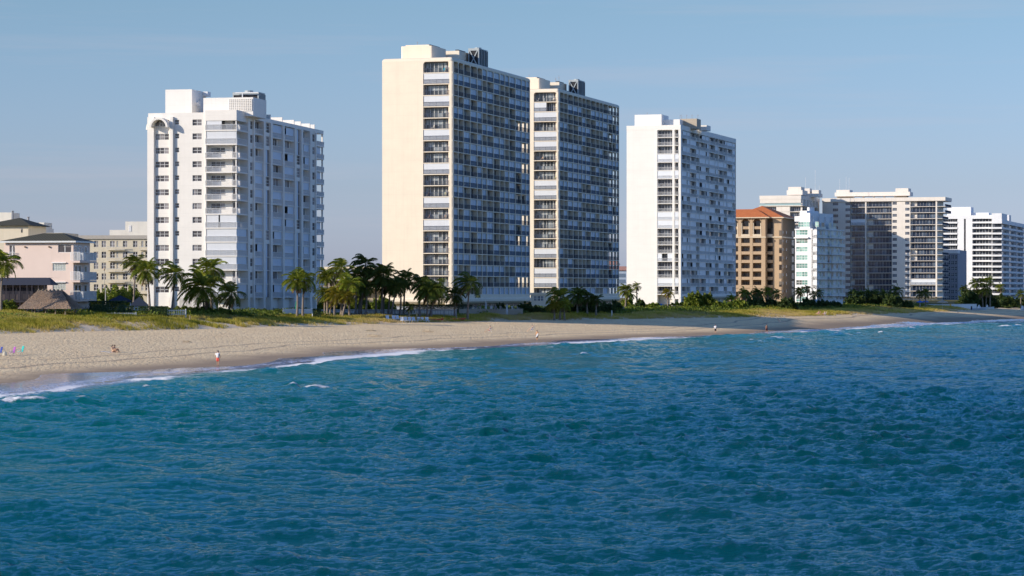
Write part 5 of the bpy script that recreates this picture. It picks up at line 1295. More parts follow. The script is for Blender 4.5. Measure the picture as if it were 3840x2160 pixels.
c = q.ramp(dr, [(0, (.22, .22, .02)), (.3, (.50, .44, .05)), (.6, (.68, .54, .13)), (1, (.72, .52, .24))])
c = q.mix(tp, q.mix(.5, c, (.24, .21, .04)), c)
q.set(c, .7, None, .15); tr_ = q.n('ShaderNodeBsdfTranslucent'); q.l(c, tr_.inputs[0]); mxs = q.n('ShaderNodeMixShader'); mxs.inputs[0].default_value = .4
q.l(q.b.outputs[0], mxs.inputs[1]); q.l(tr_.outputs[0], mxs.inputs[2]); q.l(mxs.outputs[0], q.out.inputs[0])
me = npmesh('dune_grass', V_, Q_, q.m, tri=True); fattr(me, 'dry', dry_); fattr(me, 'tip', tip_)
o = bpy.data.objects.new('dune_grass', me); COL.objects.link(o); tag(o, 'yellow green dune grass growing along the top of the beach', 'grass', kind='stuff')
def cover(name, label, Y0, Y1, e0, e1, n, sz, mat, seed, pxr=None, hh=.5):
    rg = np.random.default_rng(seed); Y = rg.uniform(Y0, Y1, n); e = rg.uniform(0, 1, n); X = toe(Y)-(e0+(e1-e0)*e)/.93
    px = 1920+9600*X/Y; k = (px > (pxr or (-100, 4000))[0]) & (px < (pxr or (-100, 4000))[1]); X, Y = X[k], Y[k]; n = len(X)
    lum = .5+.5*np.sin(X*.5+seed)*np.sin(Y*.4); pp = 1920+9600*X/Y; hs = np.where((pp > 1170) & (pp < 1790) & (Y > 512), .22, 1.0); c = np.stack([X, Y, height(X, Y)+rg.random(n)*hh*hs*(.35+lum)], 1)
    a = rg.normal(size=(n, 3)); a /= np.linalg.norm(a, axis=1)[:, None]; b = np.cross(a, rg.normal(size=(n, 3))); b /= np.linalg.norm(b, axis=1)[:, None]
    s = sz*(.6+.8*rg.random(n))[:, None]; V = np.stack([c-a*s, c+b*s*.6, c+a*s, c-b*s*.6], 1).reshape(-1, 3)
    o = bpy.data.objects.new(name, npmesh(name, V, np.arange(len(V)).reshape(-1, 4), mat)); COL.objects.link(o); tag(o, label, 'ground cover', kind='stuff')
cover('ground_cover', 'low leafy ground cover between the dune grass and the buildings', 440, 830, 12, 46, 120000, .2, leafG, 2, hh=1.0)
cover('beach_vine', 'bright green creeping vine on the left dune', 395, 440, 9, 24, 9000, .16, leafG, 5, (0, 420), .4)
cover('sea_grape_cover', 'bright green sea grape carpet in front of the white picket fence', 485, 512, 13, 24, 9000, .2, leafY, 6, (1100, 1345), .7)
# ---------------------------------------------------------------- people
def skinmat(name, c): return flat(name, c, .55, .35, var=.08, scale=8)
def skin_body(J, E, parent, mat, name='body'):
    names = list(J); idx = {n: i for i, n in enumerate(names)}
    me = bpy.data.meshes.new(name); me.from_pydata([J[n][0] for n in names], [(idx[a], idx[b]) for a, b in E], [])
    bm = bmesh.new(); bm.from_mesh(me); lay = bm.verts.layers.skin.verify(); bm.verts.ensure_lookup_table()
    for n in names:
        sv = bm.verts[idx[n]][lay]; sv.radius = (J[n][1], J[n][2] if len(J[n]) > 2 else J[n][1]); sv.use_root = (n == 'pelvis')
    bm.to_mesh(me); bm.free()
    o = bpy.data.objects.new(name, me); COL.objects.link(o); o.parent = parent
    sk = o.modifiers.new('skin', 'SKIN'); sk.use_smooth_shade = True
    sb = o.modifiers.new('sub', 'SUBSURF'); sb.levels = 1; sb.render_levels = 2; me.materials.append(mat); return o
def add_hand(J, E, tag_, wrist, d, side):
    """palm and five curled fingers; d = pointing direction, side = thumb side"""
    w = Vector(wrist); d = Vector(d).normalized(); s = Vector(side).normalized(); up = d.cross(s).normalized()
    pm = w+d*.055; J[tag_+'palm'] = (tuple(pm), .026, .018); E.append((tag_+'wrist', tag_+'palm'))
    for i, ln in enumerate((.070, .080, .074, .058)):
        o = s*(.024-.016*i); b = pm+d*.03+o; m_ = b+d*ln*.5+up*.006; t = m_+d*ln*.35+up*.026
        J[f'{tag_}f{i}a'] = (tuple(b), .009); J[f'{tag_}f{i}b'] = (tuple(m_), .0085); J[f'{tag_}f{i}c'] = (tuple(t), .0075)
        E += [(tag_+'palm', f'{tag_}f{i}a'), (f'{tag_}f{i}a', f'{tag_}f{i}b'), (f'{tag_}f{i}b', f'{tag_}f{i}c')]
    t1 = w+d*.03+s*.038; t2 = t1+d*.038+s*.012+up*.012
    J[tag_+'t1'] = (tuple(t1), .010); J[tag_+'t2'] = (tuple(t2), .009); E += [(tag_+'palm', tag_+'t1'), (tag_+'t1', tag_+'t2')]
def face_parts(root, head, fwd, skin, hair, hat=None, scale=1):
    """head: centre of skull; fwd: unit facing vector in local xy"""
    h = Vector(head); f = Vector(fwd).normalized(); r = Vector((f.y, -f.x, 0)); up = Vector((0, 0, 1))
    m = MB(); m.tube([h+f*.085+up*.02, h+f*.118-up*.022, h+f*.09-up*.03], [.008, .017, .010], 6)
    m.build('nose', [skin], root)
    for sg in (-1, 1):
        m = MB(); e = h+r*.033*sg+f*.088+up*.018; m.tube([e-f*.01, e+f*.006], [.013, .007], 6); m.build('eye', [flat('eye_dark', (.04, .03, .03))], root)
        m = MB(); e = h+r*.086*sg; m.tube([e-up*.028, e+r*.012*sg, e+up*.026], [.008, .014, .012], 6); m.build('ear', [skin], root)
    m = MB(); e = h+f*.088-up*.052; m.tube([e-r*.022, e+f*.006, e+r*.022], [.004, .008, .004], 5); m.build('mouth', [flat('lips', (.40, .16, .13))], root)
    hm = MB(); seg = 12; n = 6; o = len(hm.v)
    for i in range(n+1):
        ph = math.pi/2*(1-i/n*1.15)
        for k in range(seg):
            a = 2*math.pi*k/seg; dr = Vector((math.cos(a), math.sin(a), 0)); front = dr.dot(f)
            pz = math.sin(ph); pr = math.cos(ph)
            if front > .3 and ph < .45: pz = math.sin(.45); pr = math.cos(.45)
            hm.v.append(tuple(h+dr*(.103*pr)-f*.008+up*(.128*pz+.004)))
    for i in range(n):
        for k in range(seg): hm.f.append((i*seg+k, i*seg+(k+1) % seg, (i+1)*seg+(k+1) % seg, (i+1)*seg+k)); hm.mi.append(0)
    hm.build('hat' if hat else 'hair', [hat or hair], root, smooth=True)
    if hat:
        b = MB(); c = h+f*.12+up*.05; b.prism([(c.x+r.x*.08-f.x*.03, c.y+r.y*.08-f.y*.03), (c.x+f.x*.06, c.y+f.y*.06), (c.x-r.x*.08-f.x*.03, c.y-r.y*.08-f.y*.03)], 'z', c.z-.006, c.z+.006); b.build('cap_brim', [hat], root)
def standing(px, py, rz, label, shirt=None, shorts=(.1, .1, .12), skinc=(.55, .32, .20), hat=None, hair=(.06, .04, .03), hgt=1.75, stride=.16, armbend=.15, Y=None):
    X, Yp, Z = hit(px, py) if Y is None else (at(px, Y), Y, gz(at(px, Y), Y))
    root = empty('person', (X, Yp, Z), rz, label, 'person', 'people walking by the water'); k = hgt/1.75; root.scale = (k, k, k)
    sk = skinmat('skin_%d' % int(skinc[0]*100), skinc); J = {}; E = []
    J['pelvis'] = ((0, 0, .93), .125, .10); J['waist'] = ((0, 0, 1.08), .13, .095); J['chest'] = ((0, .01, 1.28), .155, .11); J['neck0'] = ((0, .0, 1.45), .075, .07); J['neck'] = ((0, -.015, 1.53), .052); J['head'] = ((0, -.03, 1.64), .088, .098); J['crown'] = ((0, -.02, 1.715), .07, .075)
    E += [('pelvis', 'waist'), ('waist', 'chest'), ('chest', 'neck0'), ('neck0', 'neck'), ('neck', 'head'), ('head', 'crown')]
    for s, t in ((-1, 'l'), (1, 'r')):
        st = stride*s
        J[t+'hip'] = ((.10*s, 0, .86), .088); J[t+'knee'] = ((.11*s, -st*.5-.02, .49), .058); J[t+'ankle'] = ((.115*s, -st+.0, .09), .037); J[t+'heel'] = ((.12*s, -st+.03, .035), .034); J[t+'toe'] = ((.13*s, -st-.16, .025), .028)
        E += [('pelvis', t+'hip'), (t+'hip', t+'knee'), (t+'knee', t+'ankle'), (t+'ankle', t+'heel'), (t+'ankle', t+'toe')]
        J[t+'sho'] = ((.19*s, .01, 1.42), .062); J[t+'elb'] = ((.255*s, .03+st*.3, 1.14), .043); J[t+'wrist'] = ((.27*s, -.05+st*.6-armbend*.3, .90), .029)
        E += [('neck0', t+'sho'), (t+'sho', t+'elb'), (t+'elb', t+'wrist')]
        add_hand(J, E, t, J[t+'wrist'][0], (0, -.12, -1), (0, -1, .0))
    skin_body(J, E, root, sk); face_parts(root, (0, -.035, 1.655), (0, -1, 0), sk, flat('hair_%d' % int(hair[0]*100), hair), flat('cap_dark', hat) if hat else None)
    if shirt:
        m = MB(); m.rings([(0, 0, .92, .185, .145), (0, 0, 1.1, .19, .145), (0, 0, 1.3, .205, .15), (0, 0, 1.42, .18, .13), (0, -.005, 1.49, .085, .085)])
        o = m.build('shirt', [flat('shirt_%d%d' % (int(shirt[0]*100), int(shirt[2]*100)), shirt, .8)], root, smooth=True)
        for s in (-1, 1):
            st = stride*s; m = MB(); m.tube([(.13*s, 0, 1.42), (.20*s, .01, 1.41), (.247*s, .03+st*.2, 1.20)], [.085, .09, .085], 8); m.build('sleeve', o.data.materials[0], o, smooth=True)
    m = MB(); m.rings([(0, 0, .74, .17, .125), (0, 0, .86, .185, .135), (0, 0, 1.0, .165, .125)]); o = m.build('shorts', [flat('shorts_%d%d' % (int(shorts[0]*100), int(shorts[2]*100)), shorts, .8)], root, smooth=True)
    for s in (-1, 1):
        st = stride*s; m = MB(); m.tube([(.095*s, 0, .84), (.105*s, -st*.25, .68), (.11*s, -st*.45, .50)], [.105, .10, .098], 10); m.build('shorts_leg', o.data.materials[0], o, smooth=True)
    return root
def sitting(X, Y, rz, label, shirt=None, shorts=(.1, .1, .12), skinc=(.55, .32, .20), hair=(.04, .03, .025), seat=.0, recline=.1, knees=.5, hat=None, long_hair=False):
    Z = gz(X, Y); root = empty('person', (X, Y, Z+seat), rz, label, 'person', 'people sitting on the sand')
    sk = skinmat('skin_%d' % int(skinc[0]*100), skinc); J = {}; E = []; b = recline
    J['pelvis'] = ((0, 0, .12), .13, .11); J['waist'] = ((0, b*.35, .28), .125, .10); J['chest'] = ((0, b*.8, .48), .145, .11); J['neck0'] = ((0, b, .64), .07); J['neck'] = ((0, b*.95-.01, .72), .05); J['head'] = ((0, b*.8-.03, .83), .086, .096); J['crown'] = ((0, b*.8-.02, .90), .068)
    E += [('pelvis', 'waist'), ('waist', 'chest'), ('chest', 'neck0'), ('neck0', 'neck'), ('neck', 'head'), ('head', 'crown')]
    for s, t in ((-1, 'l'), (1, 'r')):
        J[t+'hip'] = ((.10*s, -.04, .12), .09); J[t+'knee'] = ((.14*s, -.38, knees), .058); fz = .06-seat
        J[t+'ankle'] = ((.13*s, -.55-(.25 if knees < .35 else 0), fz+.03), .037); J[t+'toe'] = ((.14*s, -.72-(.25 if knees < .35 else 0), fz), .028)
        E += [('pelvis', t+'hip'), (t+'hip', t+'knee'), (t+'knee', t+'ankle'), (t+'ankle', t+'toe')]
        J[t+'sho'] = ((.18*s, b, .60), .058); J[t+'elb'] = ((.24*s, b*.4-.10, .38), .042); J[t+'wrist'] = ((.16*s, -.28, knees*.85+.03), .028)
        E += [('neck0', t+'sho'), (t+'sho', t+'elb'), (t+'elb', t+'wrist')]; add_hand(J, E, t, J[t+'wrist'][0], (0, -1, .1), (-s, 0, 0))
    skin_body(J, E, root, sk); hm = flat('hair_%d' % int(hair[0]*100), hair); face_parts(root, (0, b*.8-.035, .845), (0, -1, 0), sk, hm, flat('cap_dark', hat) if hat else None)
    if long_hair:
        m = MB(); m.tube([(0, b*.8+.05, .88), (0, b+.09, .74), (0, b+.08, .56)], [.075, .09, .04], 8); m.build('hair', [hm], root, smooth=True)
    if shirt:
        m = MB(); m.rings([(0, .0, .10, .17, .15), (0, b*.35, .28, .165, .14), (0, b*.8, .48, .19, .145), (0, b, .60, .16, .12), (0, b, .66, .08, .08)]); m.build('shirt', [flat('shirt_%d%d' % (int(shirt[0]*100), int(shirt[2]*100)), shirt, .8)], root, smooth=True)
    m = MB(); m.rings([(0, -.02, .02, .18, .16), (0, 0, .12, .185, .16), (0, b*.2, .22, .155, .13)]); m.build('shorts', [flat('shorts_%d%d' % (int(shorts[0]*100), int(shorts[2]*100)), shorts, .8)], root, smooth=True)
    return root
standing(817, 1371, math.pi*.93, 'man in a white shirt, coral shorts and a dark cap walking along the wet sand', (.85, .85, .83), (.85, .16, .12), hat=(.05, .05, .06), hgt=1.78)
standing(2014, 1277, R(-25), 'shirtless man in dark trunks carrying a white board under his arm', None, (.03, .03, .05), (.62, .33, .16), hgt=1.78, stride=.08)
standing(2683, 1250, math.pi*.9, 'walker in a white shirt and black shorts at the water edge', (.8, .82, .85), (.02, .015, .02), hgt=1.78, stride=.14)
standing(2875, 1249, R(20), 'shirtless tanned walker in dark red trunks at the water edge', None, (.10, .02, .02), (.50, .24, .14), hgt=1.76, stride=.12)
# the white board held at the hip
X, Y, Z = hit(2014, 1277); m = MB(); pr = [(.0, .35), (.10, .25), (.16, 0), (.12, -.3), (.0, -.5), (-.10, -.35), (-.13, 0), (-.08, .25)]
m.prism([(a, b) for a, b in pr], 'y', -.03, .03); o = m.build('bodyboard', [flat('white_board', (.85, .84, .82), .3)]); o.location = (X+.02, Y-.26, Z+.98); o.rotation_euler = (0, .5, R(-10)); tag(o, 'small white board held against the dark trunks of the bather', 'board')
# couple on a towel
X, Y, Z = hit(425, 1322, 240, 420)
towel = MB(); towel.box(-1.0, .9, -.45, .45, 0, .02); o = towel.build('beach_towel', [flat('pale_blue_towel', (.55, .60, .72), .9, var=.3, scale=3)]); o.location = (X-.55, Y+.1, Z+.03); o.rotation_euler = (0, R(5), R(-8)); tag(o, 'pale blue towel spread on the sand under the seated couple', 'towel')
sitting(X-.05, Y-.25, R(70), 'dark haired bather sitting hunched on the towel, nearer of the couple', None, (.45, .30, .25), (.66, .42, .27), long_hair=True, recline=.02)
sitting(X+.12, Y+.42, R(75), 'tanned bather beside the hunched one, farther of the couple', None, (.10, .05, .05), (.34, .17, .11), recline=.05, knees=.48)
def beach_chair(X, Y, rz, col, label, frame=(.8, .8, .8), group='beach chairs on the sand', tall=1.0):
    Z = gz(X, Y); r = empty('beach_chair', (X, Y, Z), rz, label, 'chair', group); fb_ = flat('fabric_%d_%d_%d' % tuple(int(c*100) for c in col), col, .7); fm_ = flat('chair_tube', frame, .4)
    m = MB(); m.prism([(-.25, .26), (.25, .30), (.25, .33), (-.25, .29)], 'y', -.27, .27); m.build('seat', [fb_], r)
    m = MB(); m.prism([(-.25, .28), (-.21, .28), (-.40, .98*tall), (-.44, .98*tall)], 'y', -.27, .27); m.build('backrest', [fb_], r)
    for s in (-1, 1):
        m = MB(); m.tube([(.3, .29*s, 0), (-.1, .29*s, .5)], .016, 5); m.build('leg', [fm_], r)
        m = MB(); m.tube([(-.35, .29*s, 0), (.05, .29*s, .5)], .016, 5); m.build('leg', [fm_], r)
        m = MB(); m.box(-.3, .25, .27*s-.03, .27*s+.03, .50, .53); m.build('armrest', [fm_], r)
    return r
for px, py, col, lb in ((44, 1332, (.38, .09, .42), 'purple beach chair facing left on the sand'), (76, 1328, (.03, .45, .42), 'turquoise beach chair right of the purple one')):
    X, Y, Z = hit(px, py, 240, 420); beach_chair(X, Y, R(215), col, lb)
X, Y, Z = hit(17, 1333, 240, 420); m = MB(); m.rings([(0, 0, 0, .26, .2), (0, 0, .25, .28, .2), (0, 0, .42, .2, .13), (0, 0, .47, .05, .04)]); m.tube([(-.15, 0, .42), (0, 0, .66), (.15, 0, .42)], .015, 5)
o = m.build('beach_bag', [flat('straw_white', (.72, .68, .56), .9, var=.3, scale=12)]); o.location = (X, Y, Z); tag(o, 'pale beach bag standing left of the purple chair', 'bag')
X, Y, Z = hit(0, 1332, 240, 420); beach_chair(X-.15, Y, R(215), (.03, .06, .30), 'navy blue beach chair cut by the left edge of the photo')
for px, py, sh, sc, cc, lb, sk_ in ((1836, 1246, (.75, .75, .78), (.7, .05, .05), (.04, .05, .06), 'sunbather in a white top on a dark low chair', (.58, .34, .22)), (1994, 1242, (.70, .62, .58), (.15, .2, .4), (.10, .16, .34), 'reclining sunbather in a pale top on a blue low chair', (.72, .48, .34))):
    X, Y, Z = hit(px, py, 300, 700); beach_chair(X+.1, Y, R(180), cc, 'dark low beach chair under the sunbather' if px < 1900 else 'blue low beach chair under the reclining sunbather', (.3, .3, .3))
    sitting(X-.02, Y-.05, R(-90), lb, sh, sc, sk_, seat=.26, recline=.22, knees=.28, hat=(.05, .05, .06) if px < 1900 else (.6, .5, .4))
X, Y, Z = hit(3075, 1182, 400, 800)
for i, (dx, c, lb) in enumerate(((-.6, (.75, .30, .25), 'left sunbather of the pair under the far dune, in red'), (.9, (.85, .75, .72), 'right sunbather of the pair under the far dune, in pink'))):
    beach_chair(X+dx+.3, Y, R(180), (.8, .35, .35) if i == 0 else (.85, .7, .7), ('red' if i == 0 else 'pale pink')+' beach chair under the far dune', (.7, .7, .7)); sitting(X+dx+.15, Y-.05, R(-90), lb, c, (.6, .1, .1), (.70, .42, .33), seat=.26, recline=.2, knees=.28)
X, Y, Z = hit(2932, 1212, 400, 800); r = empty('beach_lounger', (X, Y, Z), R(15), 'lone folding lounger with a raised back on the open sand', 'lounger'); pm = flat('pinkish_lounger', (.80, .55, .48), .7)
m = MB(); m.box(-.6, .9, -.3, .3, .28, .33); m.build('seat', [pm], r); m = MB(); m.prism([(-.55, .3), (-.5, .3), (-1.0, 1.1), (-1.06, 1.1)], 'y', -.3, .3); m.build('backrest', [pm], r)
for x in (-.5, .8):
    for s in (-1, 1): m = MB(); m.tube([(x, .28*s, 0), (x, .28*s, .3)], .02, 5); m.build('leg', [pm], r)
# white resin loungers by the dune
wr = flat('white_resin', (.80, .82, .86), .4); r0 = None
xs_ = [1455, 1478, 1493, 1509, 1524, 1537, 1553, 1570, 1586, 1602]
for i, px in enumerate(xs_):
    X, Y, Z = hit(px, 1208-(6 if i < 3 else 0), 300, 700)
    lb = ['leftmost white lounger of the row, half hidden in grass', 'second white lounger from the left of the row', 'third white lounger from the left, low and flat', 'fourth white lounger from the left of the row', 'fifth white lounger from the left of the row', 'white lounger just left of the wooden post', 'white lounger behind the wooden post', 'white lounger just right of the wooden post', 'second white lounger from the right end of the row', 'rightmost white lounger of the row, beside the red kayaks'][i]
    if r0 is None:
        r0 = empty('sun_lounger', (X, Y, Z), R(-70), lb, 'sun lounger', 'white loungers in a row by the dune')
        m = MB(); m.box(-.3, 1.1, -.33, .33, .30, .36); m.build('seat', [wr], r0); m = MB(); m.prism([(-.3, .32), (-.24, .32), (-.55, 1.02), (-.63, 1.0)], 'y', -.33, .33); m.build('backrest', [wr], r0)
        for x in (-.2, 1.0):
            for s in (-1, 1): m = MB(); m.box(x, x+.06, .3*s-.03, .3*s+.03, 0, .3); m.build('leg', [wr], r0)
    else: dup(r0, (X, Y, Z), R(-70+((i*29) % 20)-10), label=lb)
red = flat('red_plastic', (.65, .07, .05), .35); wood = flat('weathered_wood', (.42, .33, .22), .85, var=.3)
def kayak(px, py, L, rz, label):
    X, Y, Z = hit(px, py, 300, 700); r = empty('kayak', (X, Y, Z+.1), rz, label, 'kayak', 'red kayaks lying by the dune'); m = MB(); n = 10; o = 0
    prof = []
    for i in range(n+1):
        t = i/n; w_ = .36*math.sin(math.pi*t)**.6+.01; prof.append((L*(t-.5), w_, .16+.16*abs(2*t-1)**3))
    for x, w_, zt in prof: m.v += [(x, -w_, zt+.12), (x, 0, .0+abs(2*(x/L))**3*.14), (x, w_, zt+.12), (x, 0, zt+.18)]
    for i in range(n):
        for k in range(4): a = i*4+k; b = i*4+(k+1) % 4; m.f.append((a, b, b+4, a+4)); m.mi.append(0)
    m.build('hull', [red], r, smooth=True); c = MB(); c.rings([(0, 0, .30, .38, .22), (0, 0, .36, .34, .18)]); c.build('cockpit', [flat('black_rim', (.03, .03, .03))], r); return r
kayak(1632, 1204, 3.6, R(-20), 'red kayak beside the white loungers'); kayak(1706, 1203, 4.4, R(4), 'longer red kayak on low trestles')
def post(px, py, h, label, name='wooden_post', th=.09, Y=None, mat=None):
    X, Yp, Z = hit(px, py, 250, 900) if Y is None else (at(px, Y), Y, gz(at(px, Y), Y)); m = MB(); m.tube([(0, 0, -.3), (.03, .01, h*.6), (0, 0, h)], [th, th*.95, th*.85], 7); o = m.build(name, [mat or wood]); o.location = (X, Yp, Z); tag(o, label, 'post', 'weathered posts along the dune'); return o
post(1563, 1208, 2.0, 'weathered post with a small board, rising from the lounger row', th=.11); post(1535, 1196, 1.8, 'thin yellowish post above the white loungers', th=.06)
post(284, 1178, 1.9, 'stout wooden post at the right edge of the thatched hut', th=.1, Y=430); post(712, 1182, 1.2, 'short pale post in the dune grass beneath the white tower', th=.09, Y=440); post(1691, 1205, .8, 'short yellow trestle post by the long red kayak', th=.05); post(1655, 1205, .7, 'short leaning stake between the two red kayaks', th=.05)
post(2294, 1186, 1.3, 'white marker post in the shaded dune below the cream tower', th=.12, mat=flat('white_frame', (.8, .8, .8)))
# driftwood and seaweed mounds
for px, py, L, lb in ((1602, 1243, 2.6, 'dark driftwood branch on the upper beach'), (1400, 1262, 3.2, 'driftwood log lying left of the seated sunbathers'), (1390, 1242, 2.2, 'thin stick of driftwood above the log'), (700, 1284, 1.5, 'short driftwood piece on the wheel tracks')):
    X, Y, Z = hit(px, py, 300, 700); m = MB(); m.tube([(-L/2, 0, .02), (-L*.2, .15, .12), (L*.2, -.05, .10), (L/2, .1, .03)], [.05, .10, .09, .04], 6); m.tube([(L*.1, 0, .1), (L*.2, .2, .42)], [.05, .02], 5)
    o = m.build('driftwood', [wood]); o.location = (X, Y, Z); o.rotation_euler = (0, 0, R(px % 40-20)); tag(o, lb, 'driftwood', 'driftwood on the beach')

# ---------------------------------------------------------------- thatched hut
Yh = 430; X = at(190, Yh); Z = gz(X, Yh); r = empty('thatched_hut', (X, Yh, Z), R(-8), 'palm thatched beach hut in front of the dark lodge', 'hut')
th_m = NT('palm_thatch'); p = th_m.pos(); a = th_m.noise(th_m.mapped(p, (2.2, 2.2, 7)), 1.4, 6, .75); b = th_m.noise(p, .35, 3)
c = th_m.mix(th_m.ramp(a, [(.3, 0), (.7, 1)]), (.28, .19, .13), (.66, .47, .33)); c = th_m.mix(th_m.ramp(b, [(.4, 0), (.7, .6)]), c, (.30, .27, .24)); th_m = th_m.set(c, .95, th_m.bump(a, 1, .25))
rg = np.random.default_rng(4); hw, hd = 4.6, 3.4; ze = .95; zr = 4.0; rw = 2.1
m = MB(); c4 = [(-hw, -hd, ze), (hw, -hd, ze), (hw, hd, ze), (-hw, hd, ze)]; ra = (-rw, 0, zr); rb = (rw-.2, 0, zr)
m.poly([c4[0], c4[1], rb, ra]); m.poly([c4[1], c4[2], rb]); m.poly([c4[2], c4[3], ra, rb]); m.poly([c4[3], c4[0], ra])
n = 9000                                                     # shaggy thatch strands
for _ in range(n):
    u = rg.random(); f = rg.integers(0, 3); t = rg.random()**.8
    if f == 0: A = Vector(c4[0]).lerp(Vector(c4[1]), u); Bv = Vector(ra).lerp(Vector(rb), u); nrm = Vector((0, -1, .8))
    elif f == 1: A = Vector(c4[1]).lerp(Vector(c4[2]), u); Bv = Vector(rb); nrm = Vector((1, 0, .8))
    else: A = Vector(c4[3]).lerp(Vector(c4[0]), u); Bv = Vector(ra); nrm = Vector((-1, 0, .8))
    p0 = A.lerp(Bv, t)+nrm*.08; dn = (A-Bv).normalized(); sd = dn.cross(nrm).normalized()*rg.uniform(.015, .04); e = p0+dn*rg.uniform(.25, .5)+nrm*rg.uniform(-.03, .10)+sd*rg.normal()*2
    m.poly([p0-sd, p0+sd, e])
m.build('thatch_roof', [th_m], r)
for i in range(7):
    x = -rw+i*(2*rw-.2)/6; q_ = MB(); q_.tube([(x-.05, -.3, zr-.1), (x+.05, 0, zr+.18), (x+.1, .25, zr+.0)], .09, 6); q_.build('ridge_pole', [wood], r)
for x in (-3.6, -1.9, 0, 1.7, 3.4):
    for y in (-2.6, 2.6): q_ = MB(); q_.tube([(x, y, -.6), (x, y, ze+.5)], .11, 7); q_.build('post', [wood], r)
def gazebo(px, Y, w_, yt, ye, label):
    X = at(px, Y); r = empty('gazebo', (X, Y, 0), R(8), label, 'gazebo', 'dark roofed gazebos by the pool'); nv = flat('navy_canvas', (.035, .05, .085), .8); h = w_/F*Y/2; zt, ze = zat(yt, Y), zat(ye, Y); m = MB()
    c = [(-h, -h, ze), (h, -h, ze), (h, h, ze), (-h, h, ze)]
    for i in range(4): m.poly([c[i], c[(i+1) % 4], (h*.12*(1 if i in (0, 1) else -1)*0, 0, zt)]); 
    for i in range(4): a_, b_ = c[i], c[(i+1) % 4]; m.poly([(a_[0], a_[1], ze-.3), (b_[0], b_[1], ze-.3), b_, a_])
    m.build('roof', [nv], r)
    for x, y in ((-1, -1), (1, -1), (1, 1), (-1, 1)): q_ = MB(); q_.tube([(x*h*.9, y*h*.9, 4.2), (x*h*.9, y*h*.9, ze)], .08, 6); q_.build('post', [wmc], r)
gazebo(450, 468, 86, 1107, 1127, 'dark canvas gazebo with a low pyramid roof, left of the two'); gazebo(522, 474, 76, 1112, 1146, 'dark steep roofed gazebo hidden behind the clipped hedge')

# ---------------------------------------------------------------- fences and walls
def fence(px0, px1, pyt, pyb, Y0, Y1, label, picket=.32, w_=.14, mat=None, name='picket_fence', rail=True, solid=False, group=None, cat='fence'):
    mat = mat or wmc; x0, x1 = at(px0, Y0), at(px1, Y1); L = math.hypot(x1-x0, Y1-Y0); ang = math.atan2(Y1-Y0, x1-x0); z1 = zat(pyt, (Y0+Y1)/2); z0 = zat(pyb, (Y0+Y1)/2); h = z1-z0
    r = empty(name, (x0, Y0, z0), ang, label, cat, group)
    if solid: m = MB(); m.box(0, L, -.1, .1, -1.5, h); m.build('panel', [mat], r); m = MB(); m.box(-.05, L+.05, -.16, .16, h, h+.1); m.build('coping', [mat], r); return r
    m = MB(); n = int(L/picket)
    for i in range(n+1): x = i*L/n; m.box(x-w_/2, x+w_/2, -.02, .02, 0, h)
    m.box(0, L, .021, .06, h*.8, h*.8+.1); m.box(0, L, .021, .06, h*.15, h*.15+.1); o = m.build('pickets', [mat], r)
    k = max(1, int(L/2.4))
    for i in range(k+1): q_ = MB(); x = i*L/k; q_.box(x-.07, x+.07, -.07, .07, -1.2, h+.12); q_.build('post', [mat], r)
    return r
fence(352, 510, 1173, 1187, 436, 438, 'white picket fence above the dune, below the clipped hedges', .3, .12); fence(300, 356, 1173, 1184, 440, 437, 'short wooden fence piece right of the thatched hut', .3, .2, wood)
fence(385, 545, 1184, 1198, 433, 436, 'low dark wooden retaining wall in the dune grass', mat=flat('dark_timber', (.16, .12, .11), .9), solid=True, name='retaining_wall', cat='wall')
fence(628, 697, 1161, 1182, 446, 448, 'white slatted fence at the end of the clipped hedge', .35, .08); fence(330, 560, 1150, 1166, 462, 464, 'white rail fence in the shade behind the clipped hedges', .5, .08)
fence(1062, 1172, 1158, 1176, 492, 497, 'bright white board fence before the paired palms', .2, .19)
wb = flat('bright_white_wall', (.86, .84, .82)); fence(1186, 1560, 1151.5, 1164, 614, 616, 'long low white garden wall behind the palm row', mat=wb, solid=True, name='garden_wall', cat='wall', group=None)
fence(1561, 1714, 1151.5, 1164, 616, 618, 'white garden wall stretch right of the palm row', mat=wb, solid=True, name='garden_wall', cat='wall')
fence(1205, 1713, 1162, 1180, 541, 544, 'low pale wall directly behind the dark barred fence', mat=wb, solid=True, name='garden_wall', cat='wall'); fence(1200, 1712, 1162, 1182, 527, 531, 'thin dark barred fence in front of the long white wall', .55, .05, flat('grey_bars', (.22, .23, .26)), name='barred_fence')
fence(1722, 1960, 1160, 1170, 556, 566, 'tan terrace wall at the foot of the tallest tower', mat=MATS['tan_concrete'], solid=True, name='terrace_wall', cat='wall')
fence(2240, 2340, 1152, 1162, 600, 610, 'dim brick wall in the shade of the second cream tower', mat=flat('dim_brick', (.28, .20, .16)), solid=True, name='garden_wall', cat='wall'); fence(2520, 2584, 1146, 1152, 640, 645, 'tan low wall beneath the white tower loggias', mat=MATS['tan_concrete'], solid=True, name='garden_wall', cat='wall')
fence(2798, 2932, 1146, 1152, 684, 690, 'white garden wall in front of the tan building palms', mat=flat('dull_white', (.45, .46, .48)), solid=True, name='garden_wall', cat='wall'); fence(3440, 3560, 1142, 1148, 828, 832, 'white pool wall left of the dark gate, below the blue umbrellas', mat=wb, solid=True, name='pool_wall', cat='wall'); fence(3568, 3662, 1141, 1148, 834, 840, 'white pool wall with glass top near the dark thicket', mat=wb, solid=True, name='pool_wall', cat='wall')
fence(3046, 3160, 1124, 1134, 740, 745, 'white terrace wall before the rounded balconies', mat=wb, solid=True, name='terrace_wall', cat='wall')
